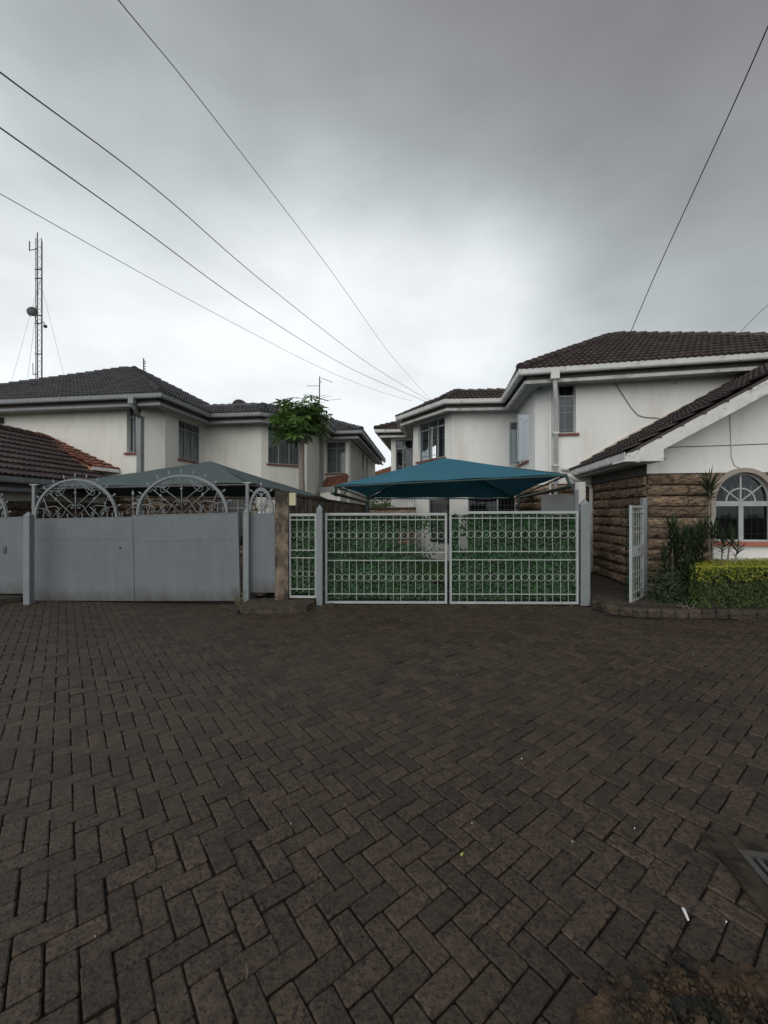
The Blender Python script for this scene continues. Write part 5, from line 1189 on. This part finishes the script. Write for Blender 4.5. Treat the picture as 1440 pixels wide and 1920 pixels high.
def palm(x, y, h, label, seed, n=14, ln=1.0):
    r = random.Random(seed); t = thing('palm', (x, y, 0), label, 'palm'); MB().tube([Vector((x,y,0)), Vector((x+.03,y,h))], .06, 8, rr=[.08,.05]).build('trunk', M_['bark'], t, True)
    fr = MB()
    for i in range(n):
        az = i*2.4; el = R(r.uniform(15,75)); pts = []
        for k in range(7):
            f = k/6; pts.append(Vector((x+.03,y,h)) + Vector((math.cos(az)*math.cos(el)*f, math.sin(az)*math.cos(el)*f, math.sin(el)*f - .75*f*f))*ln)
        fr.tube(pts, .008, 4)
        for k in range(1, 28):
            f = k/28*6; i0 = int(f); p = pts[i0].lerp(pts[min(6,i0+1)], f-i0); tn = (pts[min(6,i0+1)]-pts[i0]).normalized(); s = tn.cross(Z).normalized()
            for sg in (-1, 1):
                d = (s*sg + tn*.6 - Z*.35).normalized()*.26*ln*(1-.5*abs(k/28-.4)); w = tn*.011; fr.add([p-w, p+w, p+d], [(0,1,2)])
    tag(fr.build('fronds', M_['leaf_p'], t), kind='stuff')
palm(-.1, 17.0, 1.75, 'small palm behind the razor wire under the blue canopy edge', 5)
palm(.62, 17.6, 1.6, 'second small palm nearer the white column, seen under the canopy', 7)
rz = MB(); pts = []
for i in range(420): a = i*.42; pts.append(Vector((-.55 + 1.75*i/420, 15.05 + .18*math.cos(a), 2.02 + .18*math.sin(a))))
rz.tube(pts, .006, 4)
for p in pts[::3]: rz.box((-.012,-.002,-.004),(.012,.002,.004), Matrix.Translation(p))
solo(rz, 'razor_wire', M_['galv'], 'coil of razor wire on top of the low stone garden wall', 'razor wire')
def bush(x, y, rx, ry, z0, z1, n, m, label, seed, size=.05):
    def fn(r):
        a = r.uniform(0,6.28); h = r.random(); q = (r.random()**.4); rr_ = math.sin(math.pi*min(.95,.25+.6*h))
        p = Vector((x + rx*q*rr_*math.cos(a), y + ry*q*rr_*math.sin(a), z0 + (z1-z0)*h)); p += mnoise.noise_vector(p*2)*.12; return p, Vector((math.cos(a), math.sin(a), .5))
    solo(leaf_cloud(n, fn, size, None, 'bush', seed), 'shrub', m, label, 'shrub')
bush(.35, 19.5, 1.3, .8, 0, 2.6, 3800, M_['leaf_p'], 'leafy green shrub behind the razor wire below the gap between houses', 4)

# ------------------------------------------------------------------ masts, aerials, dishes
def lattice():
    x, y, z0, z1, w = P(75,0,30).x, 30.0, 0, 21.6, .42
    t = thing('radio_mast', (x, y, 0), 'tall slim lattice radio mast with small dishes rising behind the left roof', 'mast')
    L3 = [Vector((x-w/2,y-.12,0)), Vector((x+w/2,y-.12,0)), Vector((x-.04,y+.24,0))]
    for p in L3: MB().tube([p, p+Z*z1], .026, 5).build('leg', M_['galv'], t)
    br = MB(); k = 0; z = 3.0
    while z < z1-.3:
        for i in range(3):
            a, b = L3[i], L3[(i+1)%3]
            if k % 2: a, b = b, a
            br.tube([a+Z*z, b+Z*(z+.38)], .010, 4)
        z += .38; k += 1
    br.build('bracing', M_['galv'], t)
    for py in (507, 524, 593, 608, 665): MB().box((x-w/2-.05,y-.16,EYE+(960-py)/F*y-.03),(x+w/2+.05,y-.10,EYE+(960-py)/F*y+.03)).build('collar', M_['galv'], t)
    MB().tube([Vector((x-.02,y-.2,3)), Vector((x-.02,y-.2,z1+.35))], .035, 6).build('feeder_pipe', M_['black'], t)
    def pp(px, py): return P(px, py, y-.2)
    a_ = thing; MB().tube([pp(71,467), pp(70,466), pp(62,468.5), pp(55.5,469)], .03, 6).tube([pp(55.2,470), pp(55.4,452)], .035, 6).build('whip_aerial', M_['black'], t)
    MB().tube([pp(72,701), pp(62,702)], .03, 6).tube([pp(62,703), pp(61.5,681)], .022, 6).build('whip_aerial', M_['black'], t)
    MB().tube([pp(73,608), pp(67,600), pp(65,590), pp(61,588)], .03, 6).build('dish_arm', M_['black'], t)
    MB().lathe([(.02,.0),(.2,.03),(.34,.10),(.36,.13),(.33,.12),(.02,.03)], 16, Matrix.Translation(pp(59,582)) @ Matrix.Rotation(R(70),4,'Z') @ Matrix.Rotation(R(-100),4,'X') @ Matrix.Rotation(R(50),4,'Y')).build('dish', M_['dish'], t, True)
    MB().tube([pp(51.5,585), pp(54,591), pp(58,594)], .02, 5).build('feed_horn', M_['black'], t)
    MB().tube([pp(79,602), pp(83,606), pp(83.5,611)], .03, 5).build('dish_arm', M_['black'], t)
    MB().lathe([(.02,-.08),(.12,-.06),(.13,.06),(.02,.1)], 10, Matrix.Translation(pp(85,612)) @ Matrix.Rotation(R(60),4,'X')).build('antenna_pod', M_['dish'], t, True)
    gz = EYE + (960-525)/F*y
    for e in (P(18,728,28), P(122,712,32), P(50,722,40)): 
        c_ = (e - Vector((x,y,gz))); e2 = Vector((x,y,gz)) + c_*((gz)/(gz-e.z)); MB().tube([Vector((x,y,gz)), e2], .009, 4).build('guy_wire', M_['galv'], t)
lattice()
t = thing('tv_antenna', P(598,770,22.0), 'rod television aerial with crossed elements above the papaya crown', 'antenna'); Y_ = 22.0
MB().tube([P(598,808,Y_), P(599.5,706,Y_)], .03, 6).build('mast', M_['black'], t)
for a, b in (((603,709),(623.5,717)), ((598,723.5),(575,723.5)), ((599,714),(604,717.5))): MB().tube([P(*a,Y_), P(*b,Y_)], .014, 4).build('element', M_['black'], t)
MB().tube([P(581,741,Y_), P(616,752,Y_)], .022, 5).build('boom', M_['black'], t)
for a, b in (((568,739),(602,743)), ((598,743),(612,741)), ((604,746),(621,743)), ((608,751),(640,748)), ((575,745),(598,744.5)), ((600,754),(609,754))): MB().tube([P(*a,Y_-.2), P(*b,Y_+.2)], .008, 4).build('element', M_['galv'], t)
t = thing('tv_antenna', P(270,700,22), 'short upright aerial with stub elements behind the left roof ridge', 'antenna')
MB().tube([P(270,740,22), P(269.3,672,22)], .03, 6).build('mast', M_['black'], t)
for py in (676,680,685,690): MB().tube([P(268.5,py,22), P(273,py+2.5,22)], .025, 5).build('element', M_['black'], t)
def dish(px, py, Y, r_, rx, rz, label):
    t = thing('satellite_dish', P(px, py+6, Y), label, 'satellite dish', 'satellite dishes on the left roof')
    m = Matrix.Translation(P(px, py, Y)) @ Matrix.Rotation(R(rz),4,'Z') @ Matrix.Rotation(R(rx),4,'X'); MB().lathe([(.02,0),(r_*.5,.04),(r_*.85,.11),(r_,.16),(r_*.97,.17),(r_*.5,.06),(.02,.02)], 18, m).build('reflector', M_['dish'], t, True)
    MB().tube([m @ Vector((0,0,.0)), P(px+2, py+16, Y+.1)], .025, 6).build('stand', M_['black'], t); MB().tube([m @ Vector((0,-r_*.9,.12)), m @ Vector((0,-.05,.5))], .012, 4).build('feed_arm', M_['black'], t)
dish(449, 766, 18.0, .36, 75, 35, 'flat-looking dark satellite dish on the ridge, left of the papaya'); 
dish(468, 764, 18.2, .16, -60, 20, 'tiny satellite dish on the ridge nearer the papaya crown')

# ------------------------------------------------------------------ cables
def cable(pxs, r, label, sag=0, ext=None):
    """pxs: (px, py, Y) control places; smoothed"""
    c = [P(*p) for p in pxs]
    if ext: c = [c[0] + (c[0]-c[1]).normalized()*ext] + c
    pts = []
    for i in range(len(c)-1):
        p0, p1, p2, p3 = c[max(0,i-1)], c[i], c[i+1], c[min(len(c)-1,i+2)]
        for k in range(8):
            u = k/8; pts.append(.5*((2*p1) + (p2-p0)*u + (2*p0-5*p1+4*p2-p3)*u*u + (3*p1-p0-3*p2+p3)*u**3))
    pts.append(c[-1]); solo(MB().tube(pts, r, 6), 'overhead_cable', M_['cable'], label, 'cable', 'overhead cables', True)
cable([(222,0,5.2),(400,219,8.2),(620,507,15),(735,668,24),(808,750,33)], .0075, 'steepest overhead cable, entering the left sky from the top edge', ext=4)
cable([(-2,134,5.6),(300,361,10),(500,534,16),(690,681,26),(806,752,33)], .0125, 'uppermost of the two thick cables entering from the left edge', ext=3)
cable([(-2,238,5.8),(260,424,9.5),(480,583,15.5),(660,692,25),(796,752,33)], .0125, 'lower of the two thick cables entering from the left edge', ext=3)
cable([(-2,362,8),(200,476,11),(400,586,16),(600,689,23),(700,730,29),(772,752,33)], .0085, 'thin slack cable, lowest of those crossing the left sky', ext=3)
cable([(1446,36,5.0),(1380,186,6),(1300,360,7.6),(1230,512,9),(1180,628,10.0),(1146,700,10.05)], .0085, 'service cable dropping to the white house gutter at the right', ext=2)
cable([(1446,566,20),(1410,600,22),(1372,640,24)], .012, 'short far cable at the right edge above the brown roof', ext=2)
c = MB(); wpR = lambda px, py, o=.02: wp(Rw[7], Rw[8], px, py, o)
pts = [P(1146,700,10.05), wpR(1146,706,.12)] + [wpR(1146 + 7*math.cos(a)-7, 711 - 4.5*math.sin(a) , .06) for a in [i*.6 for i in range(0,11)]] + [wpR(1150,715), wpR(1166,739), wpR(1183,765), wpR(1196,779), wpR(1210,783), wpR(1230,784), wpR(1245,787)]
c.tube(pts, .008, 5); solo(c, 'wall_cable', M_['cable'], 'black cable looping down the white upper wall to the wing roof', 'cable')
c = MB(); q_ = [wp(ws1, wf1, px, py, .012) for px, py in ((1368,775),(1369,800),(1370,835),(1371,858),(1377,873),(1390,879))]; c.tube(q_, .009, 5); solo(c, 'wall_cable', M_['gutter_w'], 'pale conduit running down the gable to the arched window', 'cable')
c = MB(); q_ = [wp(ws1, wf1, px, py, .010) for px, py in ((1242,839),(1340,836),(1445,832))]; c.tube(q_, .006, 5); solo(c, 'wall_cable', M_['cable'], 'thin horizontal cable across the white gable wall', 'cable')
c = MB(); c.tube([rk(3.0-.0,.0)+V*-.02, rk(2.95,-.05)-V*.06, rk(3.05,-.22)-V*.05, rk(3.0,-.34)-V*.01], .006, 5); solo(c, 'cable_loop', M_['cable'], 'short cable loop hanging over the white barge board', 'cable')
c = MB(); c.tube([wp(Rw[7],Rw[8],1050,877,.03) if False else wmat(Rw[7],Rw[8],.1,2.72,-.03) @ Vector((0,0,0)), wmat(Rw[6],Rw[7],.2,2.7,-.03) @ Vector((0,0,0)), wmat(Rw[5],Rw[6],1.9,2.55,-.03) @ Vector((0,0,0))], .007, 5); solo(c, 'wall_cable', M_['cable'], 'thin cable along the white wall just above the blue canopy', 'cable')

# ------------------------------------------------------------------ litter
def bit(px, py, s, m, label, seed, long=1.0, name='litter'):
    r = random.Random(seed); Y = gy(py); p = G(px, Y, .004); a = r.uniform(0, 3)
    x = Vector((math.cos(a), math.sin(a), 0)); y = Vector((-x.y, x.x, 0)); mb = MB()
    vs = [p - x*s*long, p - y*s*.5 + Z*.004, p + x*s*long*1.1 + Z*.003, p + y*s*.45 + Z*.006]; mb.add(vs + [v - Z*.003 for v in vs], [(0,1,2,3),(4,7,6,5),(0,4,5,1),(1,5,6,2),(2,6,7,3),(3,7,4,0)])
    return solo(mb, name, m, label, 'litter' if name == 'litter' else 'leaf')
bit(866, 1604, .010, M_['leafbit'], 'tiny yellow leaf on the pavers just right of centre foreground', 3, 1.2, 'fallen_leaf')
fe = MB(); Y = gy(1714); a_ = G(1279, gy(1703), .004); b_ = G(1291, gy(1727), .004); s_ = Vector((.006,.002,0)); vs = [a_-s_*.7, a_+s_*.7, a_.lerp(b_,.35)+s_*1.2+Z*.006, b_+s_*.7, b_-s_*.7, a_.lerp(b_,.35)-s_*1.2+Z*.006]
fe.add(vs + [v - Z*.003 for v in vs], [(0,1,2,3,4,5),(11,10,9,8,7,6)] + [(i,(i+1)%6,(i+1)%6+6,i+6) for i in range(6)]); solo(fe, 'litter', M_['white'], 'white sliver of wood near the drain at the lower right', 'litter')
lit = [(1073,1580),(574,1220),(753,1163),(979,1211),(1325,1246),(857,1265),(978,1424),(1190,1555),(545,1546),(178,1758),(1300,1228),(885,1545),(1362,1731)]
_x = [(440,1588),(1073,1580),(96,1632),(574,1220),(547,1232),(753,1163),(979,1211),(1325,1246),(857,1265),(910,1600),(978,1424),(1220,1466),(1190,1555),(923,1838),(545,1546),(178,1758),(94,1646),(1300,1228),(900,1600),(585,1695),(300,1524),(885,1545),(640,1812),(1090,1612),(1362,1731),(1330,1728)]
for i, (x_, y_) in enumerate(lit):
    r = random.Random(i+40); Yq = gy(y_); o = bit(x_, y_, .0022 + .0018*r.random()*(Yq/3) + .0005*Yq, M_['white'], 'tiny white scrap of litter on the brown pavers', i+60, .9); o['group'] = 'white scraps on the pavers'
tw = MB(); r = random.Random(77)
for px, py in ((478,1742),(462,1840),(530,1355),(636,1412),(640,1760)):
    Yq = gy(py); a = G(px, Yq, .006); b = a + Vector((r.uniform(-.03,.03), r.uniform(.02,.05), .004)); tw.tube([a, a.lerp(b,.5)+Vector((.004,0,.004)), b], .0013, 4)
tag(tw.build('twigs', mat('dry twig', (.16,.12,.08),(.25,.2,.14),.9,9)), kind='stuff')
